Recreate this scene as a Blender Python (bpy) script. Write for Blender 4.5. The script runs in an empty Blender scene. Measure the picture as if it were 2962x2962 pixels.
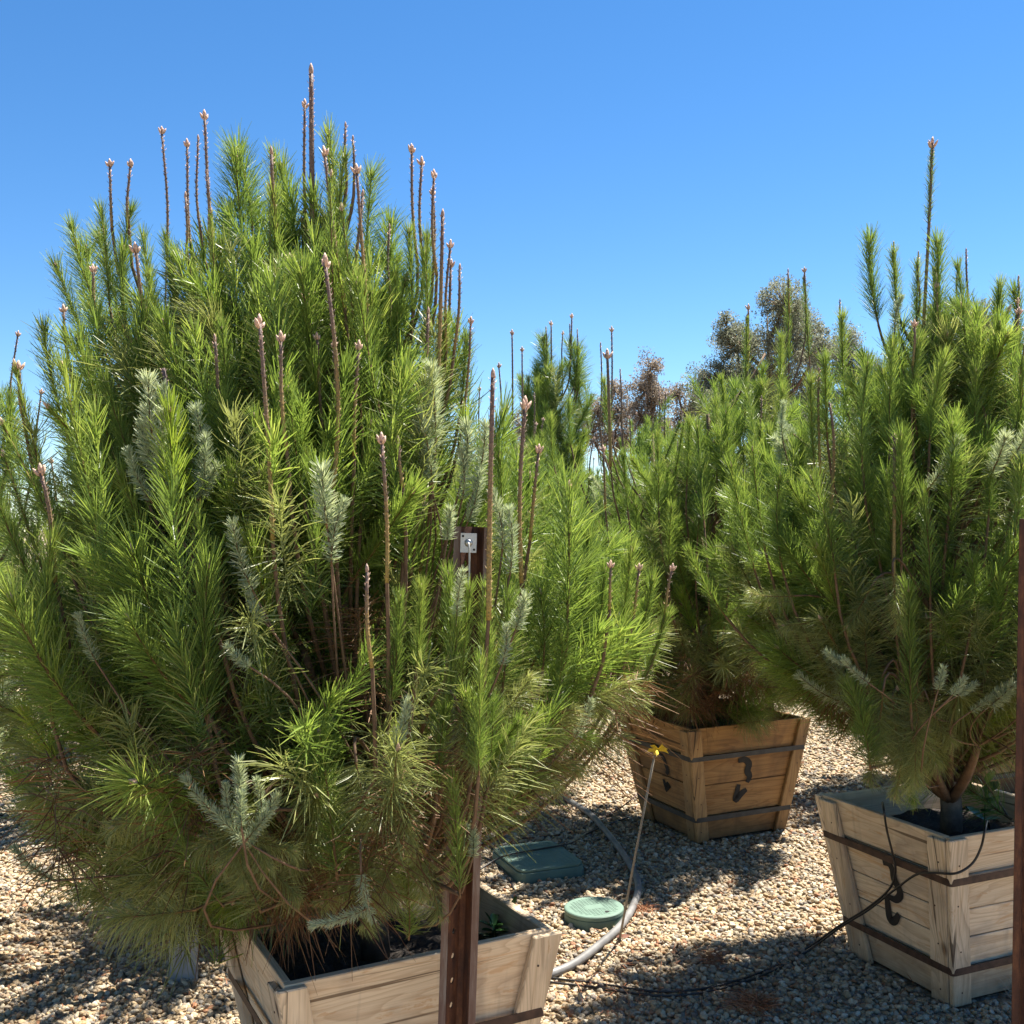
import bpy, math, random
import numpy as np
from mathutils import Matrix, Vector

# ------------------------------------------------------------------ camera
F, CX, CY = 3125.0, 1481.0, 1481.0           # focal length / principal point in photo pixels (2962 px wide)
CAM_H, PITCH, ROLL = 1.4908, -0.0093, -0.0182
CAMP = np.array([0.0, 0.0, CAM_H])
_fw = np.array([0, math.cos(PITCH), -math.sin(PITCH)])
_up = np.array([0, math.sin(PITCH), math.cos(PITCH)])
_rt = np.array([1.0, 0, 0])
_cX = math.cos(ROLL) * _rt + math.sin(ROLL) * _up
_cY = -math.sin(ROLL) * _rt + math.cos(ROLL) * _up

sc = bpy.context.scene
COL = sc.collection
cam_d = bpy.data.cameras.new('camera')
cam = bpy.data.objects.new('camera', cam_d)
COL.objects.link(cam)
cam_d.sensor_fit = 'HORIZONTAL'
cam_d.sensor_width = 36.0
cam_d.lens = 36.0 * F / 2962.0
cam_d.clip_start, cam_d.clip_end = 0.05, 3000
cam.matrix_world = Matrix(((_cX[0], _cY[0], -_fw[0], 0), (_cX[1], _cY[1], -_fw[1], 0), (_cX[2], _cY[2], -_fw[2], CAM_H), (0, 0, 0, 1)))
sc.camera = cam

# ------------------------------------------------------------------ sky, sun, exposure
SUN_DIR = Vector((0.40, 0.31, 1.0)).normalized()          # towards the sun: high, behind the pines, a little to the right
SUN_EL = math.asin(SUN_DIR.z)
SUN_AZ = math.atan2(SUN_DIR.x, SUN_DIR.y)
world = bpy.data.worlds.new('World')
sc.world = world
world.use_nodes = True
wn = world.node_tree
sky = wn.nodes.new('ShaderNodeTexSky')
sky.sky_type = 'NISHITA'
sky.sun_disc = False
sky.sun_elevation = SUN_EL
sky.sun_rotation = SUN_AZ
sky.air_density, sky.dust_density, sky.ozone_density = 1.0, 0.0, 3.0
sky.altitude = 1500
bg = wn.nodes['Background']
bg.inputs['Strength'].default_value = 0.060
hs = wn.nodes.new('ShaderNodeHueSaturation')
hs.inputs['Saturation'].default_value = 1.25
wn.links.new(sky.outputs[0], hs.inputs['Color'])
wn.links.new(hs.outputs[0], bg.inputs['Color'])
sun_d = bpy.data.lights.new('sun', 'SUN')
sun_d.energy, sun_d.angle, sun_d.color = 5.0, math.radians(0.53), (1.0, 0.94, 0.84)
sun = bpy.data.objects.new('sun', sun_d)
COL.objects.link(sun)
sun.rotation_euler = (-SUN_DIR).to_track_quat('-Z', 'Y').to_euler()
sun.location = (3, 5, 14)
vs = sc.view_settings
vs.view_transform, vs.look, vs.exposure, vs.gamma, vs.use_curve_mapping = 'Standard', 'None', 1.70, 1.0, False
sc.cycles.max_bounces = 5
sc.cycles.diffuse_bounces = 3
sc.cycles.glossy_bounces = 2
sc.cycles.transmission_bounces = 6
sc.cycles.caustics_reflective = sc.cycles.caustics_refractive = False

# ------------------------------------------------------------------ pixel helpers (a pixel gives a direction only)
def ray(u, v):
    d = _cX * (u - CX) / F - _cY * (v - CY) / F + _fw
    return d
def at_y(u, v, Y):
    d = ray(u, v); return CAMP + d * (Y / d[1])
def at_z(u, v, z=0.0):
    d = ray(u, v); return CAMP + d * ((z - CAM_H) / d[2])

# ------------------------------------------------------------------ object helpers
def tag(o, label=None, cat=None, group=None, kind=None):
    if label: o['label'] = label
    if cat: o['category'] = cat
    if group: o['group'] = group
    if kind: o['kind'] = kind
    return o
def empty(name, loc=(0, 0, 0), rz=0.0):
    o = bpy.data.objects.new(name, None)
    o.empty_display_size = 0.1
    COL.objects.link(o); o.location = loc; o.rotation_euler = (0, 0, rz)
    return o
def link(name, me, parent=None, mw=None):
    o = bpy.data.objects.new(name, me)
    COL.objects.link(o)
    if parent is not None: o.parent = parent
    if mw is not None: o.matrix_local = mw
    return o
def copy_tree(o, parent=None):
    c = o.copy(); COL.objects.link(c); c.parent = parent
    for ch in list(o.children): copy_tree(ch, c)
    return c

class MB:
    """collects vertices and faces of one mesh"""
    def __init__(s): s.v = []; s.f = []; s.m = []; s.uv = None; s.tone = None; s.n = 0
    def add(s, v, f, m=0, tone=None):
        v = np.asarray(v, float).reshape(-1, 3)
        s.v.append(v)
        for q in f: s.f.append([i + s.n for i in q])
        s.m += [m] * len(f)
        if tone is not None:
            if s.tone is None: s.tone = []
            s.tone += [tone] * len(f) if np.isscalar(tone) else list(tone)
        s.n += len(v); return s
    def tube(s, pts, rad, sides=6, m=0, cap=True, tone=None):
        pts = np.asarray(pts, float); k = len(pts)
        rad = np.full(k, rad) if np.isscalar(rad) else np.asarray(rad, float)
        tg = np.gradient(pts, axis=0); tg /= np.linalg.norm(tg, axis=1)[:, None] + 1e-12
        ref = np.array([0.31, 0.87, 0.13]) if abs(tg[0][2]) > .7 else np.array([0.1, 0.05, 1.0])
        vs_ = []; e = None
        for i in range(k):
            e = (ref if e is None else e); e = e - tg[i] * (e @ tg[i]); e = e / (np.linalg.norm(e) + 1e-12)
            b = np.cross(tg[i], e)
            for j in range(sides):
                a = 2 * math.pi * j / sides
                vs_.append(pts[i] + rad[i] * (math.cos(a) * e + math.sin(a) * b))
        f = [[i * sides + j, i * sides + (j + 1) % sides, (i + 1) * sides + (j + 1) % sides, (i + 1) * sides + j] for i in range(k - 1) for j in range(sides)]
        if cap: f += [list(range(sides))[::-1], [(k - 1) * sides + j for j in range(sides)]]
        if tone is not None and not np.isscalar(tone):
            tt = [tone[i] for i in range(k - 1) for j in range(sides)] + ([tone[0], tone[-1]] if cap else [])
        else: tt = tone
        return s.add(vs_, f, m, tt)
    def box(s, lo, hi, m=0):
        x0, y0, z0 = lo; x1, y1, z1 = hi
        v = [(x0, y0, z0), (x1, y0, z0), (x1, y1, z0), (x0, y1, z0), (x0, y0, z1), (x1, y0, z1), (x1, y1, z1), (x0, y1, z1)]
        return s.add(v, HEX, m)
    def ellipsoid(s, c, ax, r, L, m=0, tone=None, rings=5, sides=6):
        ax = np.asarray(ax, float); ax = ax / np.linalg.norm(ax)
        t = np.linspace(0.03, 0.97, rings)
        s.tube([np.asarray(c) + ax * L * x for x in t], [r * (math.sin(math.pi * x ** 0.8) ** 0.7) for x in t], sides, m, True, tone)
        return s
    def build(s, name, mats, smooth=False):
        me = bpy.data.meshes.new(name)
        me.from_pydata(np.concatenate(s.v).tolist(), [], s.f)
        for m in (mats if isinstance(mats, (list, tuple)) else [mats]): me.materials.append(m)
        me.polygons.foreach_set('material_index', s.m)
        if smooth: me.polygons.foreach_set('use_smooth', [True] * len(s.f))
        if s.tone is not None:
            a = me.attributes.new('tone', 'FLOAT', 'FACE'); a.data.foreach_set('value', np.asarray(s.tone, np.float32))
        me.update(); return me
HEX = [[0, 3, 2, 1], [4, 5, 6, 7], [0, 1, 5, 4], [1, 2, 6, 5], [2, 3, 7, 6], [3, 0, 4, 7]]

def smooth_path(p, n=8):
    p = np.asarray(p, float); q = np.vstack([2 * p[0] - p[1], p, 2 * p[-1] - p[-2]]); out = []
    for i in range(1, len(q) - 2):
        for t in np.linspace(0, 1, n, endpoint=False):
            out.append(0.5 * (2 * q[i] + (q[i + 1] - q[i - 1]) * t + (2 * q[i - 1] - 5 * q[i] + 4 * q[i + 1] - q[i + 2]) * t * t + (3 * q[i] - q[i - 1] - 3 * q[i + 1] + q[i + 2]) * t ** 3))
    out.append(q[-2]); return np.array(out)

# ------------------------------------------------------------------ materials
class Nodes:
    def __init__(s, name):
        s.mat = bpy.data.materials.new(name); s.mat.use_nodes = True
        s.t = s.mat.node_tree; s.b = s.t.nodes['Principled BSDF']; s.out = s.t.nodes['Material Output']
    def n(s, typ, **kw):
        nd = s.t.nodes.new('ShaderNode' + typ)
        for k, v in kw.items():
            if k.startswith('i_'):
                key = k[2:]; nd.inputs[int(key) if key.isdigit() else key].default_value = v
            else: setattr(nd, k, v)
        return nd
    def l(s, a, b): s.t.links.new(a, b)
    def ramp(s, fac, stops, interp='LINEAR'):
        r = s.n('ValToRGB'); r.color_ramp.interpolation = interp
        e = r.color_ramp.elements
        while len(e) < len(stops): e.new(0.5)
        for el, (p, c) in zip(e, stops): el.position = p; el.color = (*c, 1)
        s.l(fac, r.inputs[0]); return r.outputs[0]
    def mix(s, fac, a, b, mode='MIX'):
        m = s.n('MixRGB', blend_type=mode)
        for k, x in ((0, fac), (1, a), (2, b)):
            if isinstance(x, (int, float)): m.inputs[k].default_value = x
            elif isinstance(x, tuple): m.inputs[k].default_value = (*x, 1)
            else: s.l(x, m.inputs[k])
        return m.outputs[0]
    def noise(s, vec, scale, detail=4, rough=.55, dist=0.0):
        nz = s.n('TexNoise', i_Scale=scale, i_Detail=detail, i_Roughness=rough, i_Distortion=dist)
        if vec is not None: s.l(vec, nz.inputs['Vector'])
        return nz.outputs['Fac']
    def bump(s, h, strength=.4, dist=.002):
        b = s.n('Bump', i_Strength=strength, i_Distance=dist); s.l(h, b.inputs['Height']); s.l(b.outputs[0], s.b.inputs['Normal'])
    def objco(s): return s.n('TexCoord').outputs['Object']

def needle_mat(name, c0, c1, c2, trans, rough=.38, spec=.55):
    k = Nodes(name)
    tone = k.n('Attribute', attribute_name='tone').outputs['Fac']
    rnd = k.n('ObjectInfo').outputs['Random']
    add = k.n('Math', operation='MULTIPLY_ADD', i_1=.34, i_2=-.17); k.l(rnd, add.inputs[0])
    s = k.n('Math', operation='ADD', use_clamp=True); k.l(tone, s.inputs[0]); k.l(add.outputs[0], s.inputs[1])
    c = k.ramp(s.outputs[0], [(0.0, c0), (0.5, c1), (1.0, c2)])
    k.l(c, k.b.inputs['Base Color'])
    k.b.inputs['Roughness'].default_value = rough
    k.b.inputs['Specular IOR Level'].default_value = spec
    tr = k.n('BsdfTranslucent'); 
    k.l(k.mix(1.0, c, (1.0, 1.0, .75), 'MULTIPLY'), tr.inputs['Color'])
    mx = k.n('MixShader', i_0=trans); k.l(k.b.outputs[0], mx.inputs[1]); k.l(tr.outputs[0], mx.inputs[2]); k.l(mx.outputs[0], k.out.inputs[0])
    return k.mat
M = {}
M['adult'] = needle_mat('adult_needles', (.106, .170, .037), (.225, .320, .062), (.41, .465, .108), .46, .40, .42)
M['old'] = needle_mat('older_needles', (.145, .17, .058), (.29, .325, .105), (.49, .50, .20), .42, .38, .5)
M['young'] = needle_mat('young_needles', (.20, .30, .035), (.32, .42, .055), (.48, .52, .09), .48, .42, .4)
M['juv'] = needle_mat('juvenile_needles', (.27, .33, .20), (.44, .50, .32), (.60, .64, .44), .36, .5, .3)
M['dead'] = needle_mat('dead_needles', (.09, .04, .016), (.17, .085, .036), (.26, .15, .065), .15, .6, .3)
M['far'] = needle_mat('far_needles', (.096, .160, .038), (.205, .30, .068), (.36, .43, .108), .45, .42, .4)

def bark_mat(name, a, b, scale=60, rough=.85):
    k = Nodes(name); co = k.objco()
    nz = k.noise(co, scale, 5, .6)
    k.l(k.ramp(nz, [(.3, a), (.7, b)]), k.b.inputs['Base Color']); k.b.inputs['Roughness'].default_value = rough
    k.bump(nz, .6, .003); return k.mat
M['stem'] = bark_mat('shoot_stem', (0.108, 0.054, 0.018), (0.216, 0.119, 0.0432), 120)
M['bark'] = bark_mat('pine_bark', (.085, .048, .026), (.19, .115, .062), 40)
M['white_bark'] = bark_mat('pale_trunk', (0.0864, 0.0612, 0.0432), (0.216, 0.158, 0.115), 30)
def candle_mat():
    k = Nodes('candle')
    t = k.n('Attribute', attribute_name='tone').outputs['Fac']
    c = k.ramp(t, [(0, (.34, .25, .07)), (.40, (.31, .205, .075)), (.70, (.18, .12, .085)), (.93, (.135, .085, .08)), (1.0, (.62, .42, .32))])
    nz = k.noise(k.objco(), 260, 3)
    k.l(k.mix(.55, c, k.ramp(nz, [(.35, (.35, .35, .35)), (.7, (1.35, 1.25, 1.1))]), 'MULTIPLY'), k.b.inputs['Base Color'])
    k.b.inputs['Roughness'].default_value = .7; k.bump(nz, .7, .003); return k.mat
M['candle'] = candle_mat()
def plain(name, col, rough=.6, metal=0.0, nscale=None, var=.25, bump=.0):
    k = Nodes(name)
    if nscale:
        nz = k.noise(k.objco(), nscale, 5)
        k.l(k.ramp(nz, [(.25, tuple(x * (1 - var) for x in col)), (.75, tuple(x * (1 + var) for x in col))]), k.b.inputs['Base Color'])
        if bump: k.bump(nz, bump, .002)
    else: k.b.inputs['Base Color'].default_value = (*col, 1)
    k.b.inputs['Roughness'].default_value = rough; k.b.inputs['Metallic'].default_value = metal; return k.mat
M['strap'] = plain('rusty_strap', (.06, .032, .022), .62, .3, 40, .55, .4)
M['strap_grey'] = plain('grey_strap', (.05, .048, .045), .55, .4, 30, .4, .3)
M['clip'] = plain('strap_clip', (0.34, 0.34, 0.34), .4, .8)
M['paint'] = plain('stencil_paint', (0.0122, 0.0109, 0.0102), .75, 0, 60, .5)
M['paint_old'] = plain('faded_stencil_paint', (0.116, 0.0952, 0.0816), .85, 0, 60, .35)
M['plate'] = plain('aluminium_plate', (0.422, 0.422, 0.428), .38, .85, 25, .12)
M['hole'] = plain('dark_hole', (0.0068, 0.0068, 0.0068), .9)
M['cable'] = plain('white_cable', (0.476, 0.476, 0.462), .5)
M['hose'] = plain('grey_polythene', (.16, .155, .15), .5, 0, 12, .45, .1)
M['tube'] = plain('black_drip_tube', (0.015, 0.0129, 0.0122), .45, 0, 30, .4)
M['tube_red'] = plain('red_brown_tube', (0.0578, 0.019, 0.0136), .5, 0, 30, .4)
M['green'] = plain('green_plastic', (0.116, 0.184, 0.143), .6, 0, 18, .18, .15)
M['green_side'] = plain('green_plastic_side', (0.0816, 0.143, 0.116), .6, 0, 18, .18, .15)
M['weed'] = plain('weed_leaf', (0.0306, 0.0884, 0.0204), .4, 0, 30, .35)
M['weed_light'] = plain('seedling_leaf', (0.0952, 0.17, 0.034), .45, 0, 30, .3)
M['grey_stake'] = plain('weathered_grey_board', (0.245, 0.245, 0.245), .7, 0, 20, .25, .3)
M['cord'] = plain('stake_grey', (0.231, 0.211, 0.177), .7, 0, 60, .25)
M['yellow'] = plain('yellow_ribbon', (0.51, 0.374, 0.0204), .5, 0, 40, .15)
M['leaf_dead'] = plain('dead_leaf', (0.156, 0.051, 0.0204), .7, 0, 50, .4)
M['litter'] = needle_mat('rusty_needle_litter', (.14, .05, .022), (.28, .105, .045), (.42, .20, .10), .1, .6, .3)
M['straw'] = plain('dry_straw', (0.34, 0.286, 0.218), .7, 0, 50, .3)

def rust_mat():
    k = Nodes('rusted_steel'); co = k.objco()
    mp = k.n('Mapping'); mp.inputs['Scale'].default_value = (1, 1, .25); k.l(co, mp.inputs[0])
    n1 = k.noise(mp.outputs[0], 45, 6, .65); n2 = k.noise(co, 180, 4, .6)
    c = k.ramp(n1, [(.28, (.030, .012, .008)), (.5, (.085, .030, .013)), (.72, (.19, .075, .028))])
    k.l(k.mix(.5, c, k.ramp(n2, [(.3, (.6, .6, .6)), (.7, (1.3, 1.25, 1.2))]), 'MULTIPLY'), k.b.inputs['Base Color'])
    k.b.inputs['Roughness'].default_value = .8; k.bump(n2, .5, .001); return k.mat
M['rust'] = rust_mat()
def lip_mat():
    k = Nodes('worn_steel_lip'); co = k.objco()
    mp = k.n('Mapping'); mp.inputs['Scale'].default_value = (1, 1, .12); k.l(co, mp.inputs[0])
    n1 = k.noise(mp.outputs[0], 60, 6, .65)
    k.l(k.ramp(n1, [(.3, (.10, .045, .03)), (.5, (.17, .11, .085)), (.7, (.26, .22, .19))]), k.b.inputs['Base Color'])
    k.b.inputs['Roughness'].default_value = .65; k.b.inputs['Metallic'].default_value = .2; k.bump(n1, .3, .001); return k.mat
M['lip'] = lip_mat()

def wood_mat(name, light, mid, dark, grey, stain=.5, streak=True):
    k = Nodes(name)
    uv = k.n('UVMap').outputs[0]
    rnd = k.n('ObjectInfo').outputs['Random']
    off = k.n('CombineXYZ'); 
    m1 = k.n('Math', operation='MULTIPLY', i_1=37.0); k.l(rnd, m1.inputs[0]); k.l(m1.outputs[0], off.inputs[2])
    def co(sx, sy):
        mp = k.n('Mapping'); mp.inputs['Scale'].default_value = (sx, sy, 1); k.l(uv, mp.inputs[0])
        a = k.n('VectorMath', operation='ADD'); k.l(mp.outputs[0], a.inputs[0]); k.l(off.outputs[0], a.inputs[1]); return a.outputs[0]
    g1 = k.noise(co(1.4, 22), 1.0, 5, .6, 1.6)
    g2 = k.noise(co(5, 260), 1.0, 3, .6, .3)
    g3 = k.noise(co(3.2, 4.5), 1.0, 4, .6, .6)
    g4 = k.noise(co(.9, 7), 1.0, 2, .5, 1.2)
    wm = k.n('Math', operation='MULTIPLY', i_1=13.0); k.l(g4, wm.inputs[0])
    wf = k.n('Math', operation='FRACT'); k.l(wm.outputs[0], wf.inputs[0])
    kv = k.n('TexVoronoi', i_Scale=1.0); k.l(co(3.6, 6.5), kv.inputs['Vector'])
    c = k.ramp(g1, [(.30, mid), (.52, light), (.75, mid)])
    c = k.mix(k.ramp(wf.outputs[0], [(.45, (0, 0, 0)), (.93, (.34, .34, .34)), (1.0, (0, 0, 0))]), c, dark)
    c = k.mix(k.ramp(g3, [(.48, (0, 0, 0)), (.72, (stain,) * 3)]), c, grey)
    c = k.mix(k.ramp(kv.outputs['Distance'], [(.05, (.85,) * 3), (.11, (0, 0, 0))]), c, tuple(x * .45 for x in dark))
    g7 = k.noise(co(5, 26), 1.0, 5, .7, 1.0)
    c = k.mix(k.ramp(g7, [(.58, (0, 0, 0)), (.64, (.55, .55, .55))]), c, (mid[0] * .82, mid[1] * .62, mid[2] * .42))
    if streak:
        g5 = k.noise(co(16, 1.6), 1.0, 3, .6, .4)
        c = k.mix(k.ramp(g5, [(.56, (0, 0, 0)), (.78, (.5, .5, .5))]), c, tuple(x * .75 for x in grey))
    g6 = k.noise(co(.7, 48) if streak else co(1.2, 60), 1.0, 2, .5, .8)
    c = k.mix(k.ramp(g6, [(.0, (0, 0, 0)), (.665, (0, 0, 0)), (.70, (.8, .8, .8))]), c, tuple(x * .3 for x in dark))
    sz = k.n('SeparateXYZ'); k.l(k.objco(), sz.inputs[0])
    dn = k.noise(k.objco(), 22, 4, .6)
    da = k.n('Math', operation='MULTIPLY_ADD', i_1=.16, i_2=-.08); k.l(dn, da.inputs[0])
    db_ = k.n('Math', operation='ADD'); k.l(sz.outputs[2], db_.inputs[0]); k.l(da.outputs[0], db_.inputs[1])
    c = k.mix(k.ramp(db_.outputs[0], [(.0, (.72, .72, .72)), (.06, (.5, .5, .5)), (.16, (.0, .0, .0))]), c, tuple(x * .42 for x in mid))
    c = k.mix(.75, c, k.ramp(g2, [(.28, (.78, .75, .72)), (.5, (1.0, 1.0, 1.0)), (.8, (1.08, 1.06, 1.04))]), 'MULTIPLY')
    vr = k.n('Math', operation='MULTIPLY_ADD', i_1=.26, i_2=.87); k.l(rnd, vr.inputs[0])
    vv = k.n('CombineColor'); [k.l(vr.outputs[0], vv.inputs[i]) for i in range(3)]
    c = k.mix(1.0, c, vv.outputs[0], 'MULTIPLY')
    k.l(c, k.b.inputs['Base Color']); k.b.inputs['Roughness'].default_value = .82
    k.bump(g2, .35, .0015); return k.mat
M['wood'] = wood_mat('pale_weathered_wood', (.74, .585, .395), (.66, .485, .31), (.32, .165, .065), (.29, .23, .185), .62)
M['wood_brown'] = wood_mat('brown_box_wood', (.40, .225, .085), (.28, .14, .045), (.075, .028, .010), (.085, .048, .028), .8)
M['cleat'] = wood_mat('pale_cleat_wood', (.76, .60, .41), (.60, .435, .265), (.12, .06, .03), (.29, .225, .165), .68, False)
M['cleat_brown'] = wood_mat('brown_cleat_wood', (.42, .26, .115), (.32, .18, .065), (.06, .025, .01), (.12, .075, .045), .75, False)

def soil_mat():
    k = Nodes('dark_soil'); co = k.objco(); a = k.noise(co, 90, 6, .7); b = k.noise(co, 14, 3)
    c = k.ramp(a, [(.3, (.010, .008, .007)), (.6, (.040, .030, .023)), (.8, (.12, .10, .08))])
    k.l(c, k.b.inputs['Base Color']); k.b.inputs['Roughness'].default_value = .95; k.bump(a, 1.0, .012); return k.mat
M['soil'] = soil_mat()
PEB = [(0.0, (0.227, 0.171, 0.108)), (.12, (0.356, 0.26, 0.15)), (.26, (0.44, 0.342, 0.216)), (.40, (0.298, 0.246, 0.18)), (.50, (0.497, 0.417, 0.289)), (.62, (0.356, 0.246, 0.127)),
       (.72, (0.185, 0.163, 0.138)), (.82, (0.426, 0.362, 0.264)), (.91, (0.284, 0.137, 0.0662)), (.95, (0.525, 0.478, 0.379))]
def pebble_mat():
    k = Nodes('pebble')
    r = k.n('ObjectInfo').outputs['Random']
    c = k.ramp(r, PEB, 'CONSTANT')
    nz = k.noise(k.n('TexCoord').outputs['Object'], 2.2, 5, .6)
    c = k.mix(.6, c, k.ramp(nz, [(.3, (.62, .6, .58)), (.7, (1.18, 1.14, 1.08))]), 'MULTIPLY')
    k.l(c, k.b.inputs['Base Color']); k.b.inputs['Roughness'].default_value = .72; k.bump(nz, .3, .15); return k.mat
M['pebble'] = pebble_mat()
def ground_mat():
    k = Nodes('gravel_ground'); co = k.objco()
    v = k.n('TexVoronoi', i_Scale=52.0); k.l(co, v.inputs['Vector'])
    c = k.ramp(k.n('SeparateColor').outputs[0], PEB, 'CONSTANT')
    sep = c.node.inputs[0].links[0].from_node; k.l(v.outputs['Color'], sep.inputs[0])
    e = k.ramp(v.outputs['Distance'], [(.25, (1, 1, 1)), (.75, (.45, .42, .38))])
    k.l(k.mix(1.0, c, e, 'MULTIPLY'), k.b.inputs['Base Color']); k.b.inputs['Roughness'].default_value = .9
    inv = k.n('Math', operation='SUBTRACT', i_0=1.0); k.l(v.outputs['Distance'], inv.inputs[1]); k.bump(inv.outputs[0], 1.0, .008); return k.mat
M['ground'] = ground_mat()
def euc_mat(name, a, b, c3):
    k = Nodes(name); t = k.n('Attribute', attribute_name='tone').outputs['Fac']
    c = k.ramp(t, [(0, a), (.5, b), (1, c3)]); k.l(c, k.b.inputs['Base Color']); k.b.inputs['Roughness'].default_value = .55
    tr = k.n('BsdfTranslucent'); k.l(c, tr.inputs[0]); mx = k.n('MixShader', i_0=.5)
    k.l(k.b.outputs[0], mx.inputs[1]); k.l(tr.outputs[0], mx.inputs[2]); k.l(mx.outputs[0], k.out.inputs[0]); return k.mat
M['euc'] = euc_mat('grey_olive_leaves', (.115, .13, .085), (.20, .215, .14), (.33, .335, .23))
M['euc_brown'] = euc_mat('brown_olive_leaves', (.13, .105, .075), (.24, .195, .145), (.37, .31, .24))

# ------------------------------------------------------------------ ground
g = MB(); g.add([(-900, -300, 0), (900, -300, 0), (900, 1800, 0), (-900, 1800, 0)], [[0, 1, 2, 3]])
tag(link('ground', g.build('ground', M['ground'])), kind='structure')

# ------------------------------------------------------------------ wooden tree boxes
BOXES = {1: (-0.3505, 2.6678, 0.4707, 0.3373, 0.2350, 0.5421), 2: (0.948, 5.2728, 0.4088, 0.3395, 0.2453, 0.5462), 3: (1.4254, 3.5611, 0.3929, 0.3096, 0.2307, 0.5377)}
NRM = [np.array(x, float) for x in ((0, -1, 0), (1, 0, 0), (0, 1, 0), (-1, 0, 0))]
TAN = [np.array(x, float) for x in ((1, 0, 0), (0, 1, 0), (-1, 0, 0), (0, -1, 0))]

class Crate:
    def __init__(s, T, B, H): s.T, s.B, s.H = T, B, H
    def w(s, t): return s.B + (s.T - s.B) * t
    def pt(s, k, sm, t, d): return NRM[k] * (s.w(t) - d) + TAN[k] * sm + np.array([0, 0, s.H * t])

def slab_mesh(name, mat, c, k, s0, s1, t0, t1, d0, d1, upright=False, rng=random, skew=0.0):
    """one board or cleat on face k; s0,s1 functions of t (metres), between depths d0 (outer) and d1 (inner)"""
    v = []; uv = []
    o1, o2 = rng.uniform(0, 9), rng.uniform(0, 9)
    for d in (d0, d1):
        for (sf, t) in ((s0, t0), (s1, t0 + skew), (s1, t1 + skew), (s0, t1)):
            sm = sf(t); p = c.pt(k, sm, t, d) + np.array([rng.uniform(-1, 1), rng.uniform(-1, 1), rng.uniform(-1, 1)]) * .0007
            v.append(p)
            uv.append((c.H * t + o1, sm + d * 1.3 + o2) if upright else (sm + o1, c.H * t + d * 1.3 + o2))
    f = [[0, 1, 2, 3], [7, 6, 5, 4], [1, 0, 4, 5], [2, 1, 5, 6], [3, 2, 6, 7], [0, 3, 7, 4]]
    me = bpy.data.meshes.new(name); me.from_pydata([p.tolist() for p in v], [], f); me.materials.append(mat)
    ul = me.uv_layers.new(name='UVMap')
    for i, lp in enumerate(me.loops): ul.data[i].uv = uv[lp.vertex_index]
    me.update(); return me

def stroke_mesh(c, k, strokes, width, mat, depth):
    """painted numeral: polylines in face coordinates (0..1 across, 0..1 up)"""
    m = MB()
    for st in strokes:
        p = smooth_path([(a, b, 0) for a, b in st], 6)[:, :2]
        n = len(p); L = []; R = []
        for i in range(n):
            wv = width * (.75 + .5 * math.sin(math.pi * i / (n - 1)))
            def world(ab): 
                t = ab[1]; return np.array([(2 * ab[0] - 1) * c.w(t), c.H * t])
            q = np.array([world(x) for x in p]); tg = np.gradient(q, axis=0)[i]; tg /= np.linalg.norm(tg); nn = np.array([-tg[1], tg[0]])
            for lst, sg in ((L, 1), (R, -1)):
                x = q[i] + sg * nn * wv / 2; t = x[1] / c.H; lst.append(c.pt(k, x[0], t, depth))
        m.add(L + R, [[i, i + 1, n + i + 1, n + i] for i in range(n - 1)])
    me = m.build('stencil_number', mat); return me

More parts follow.
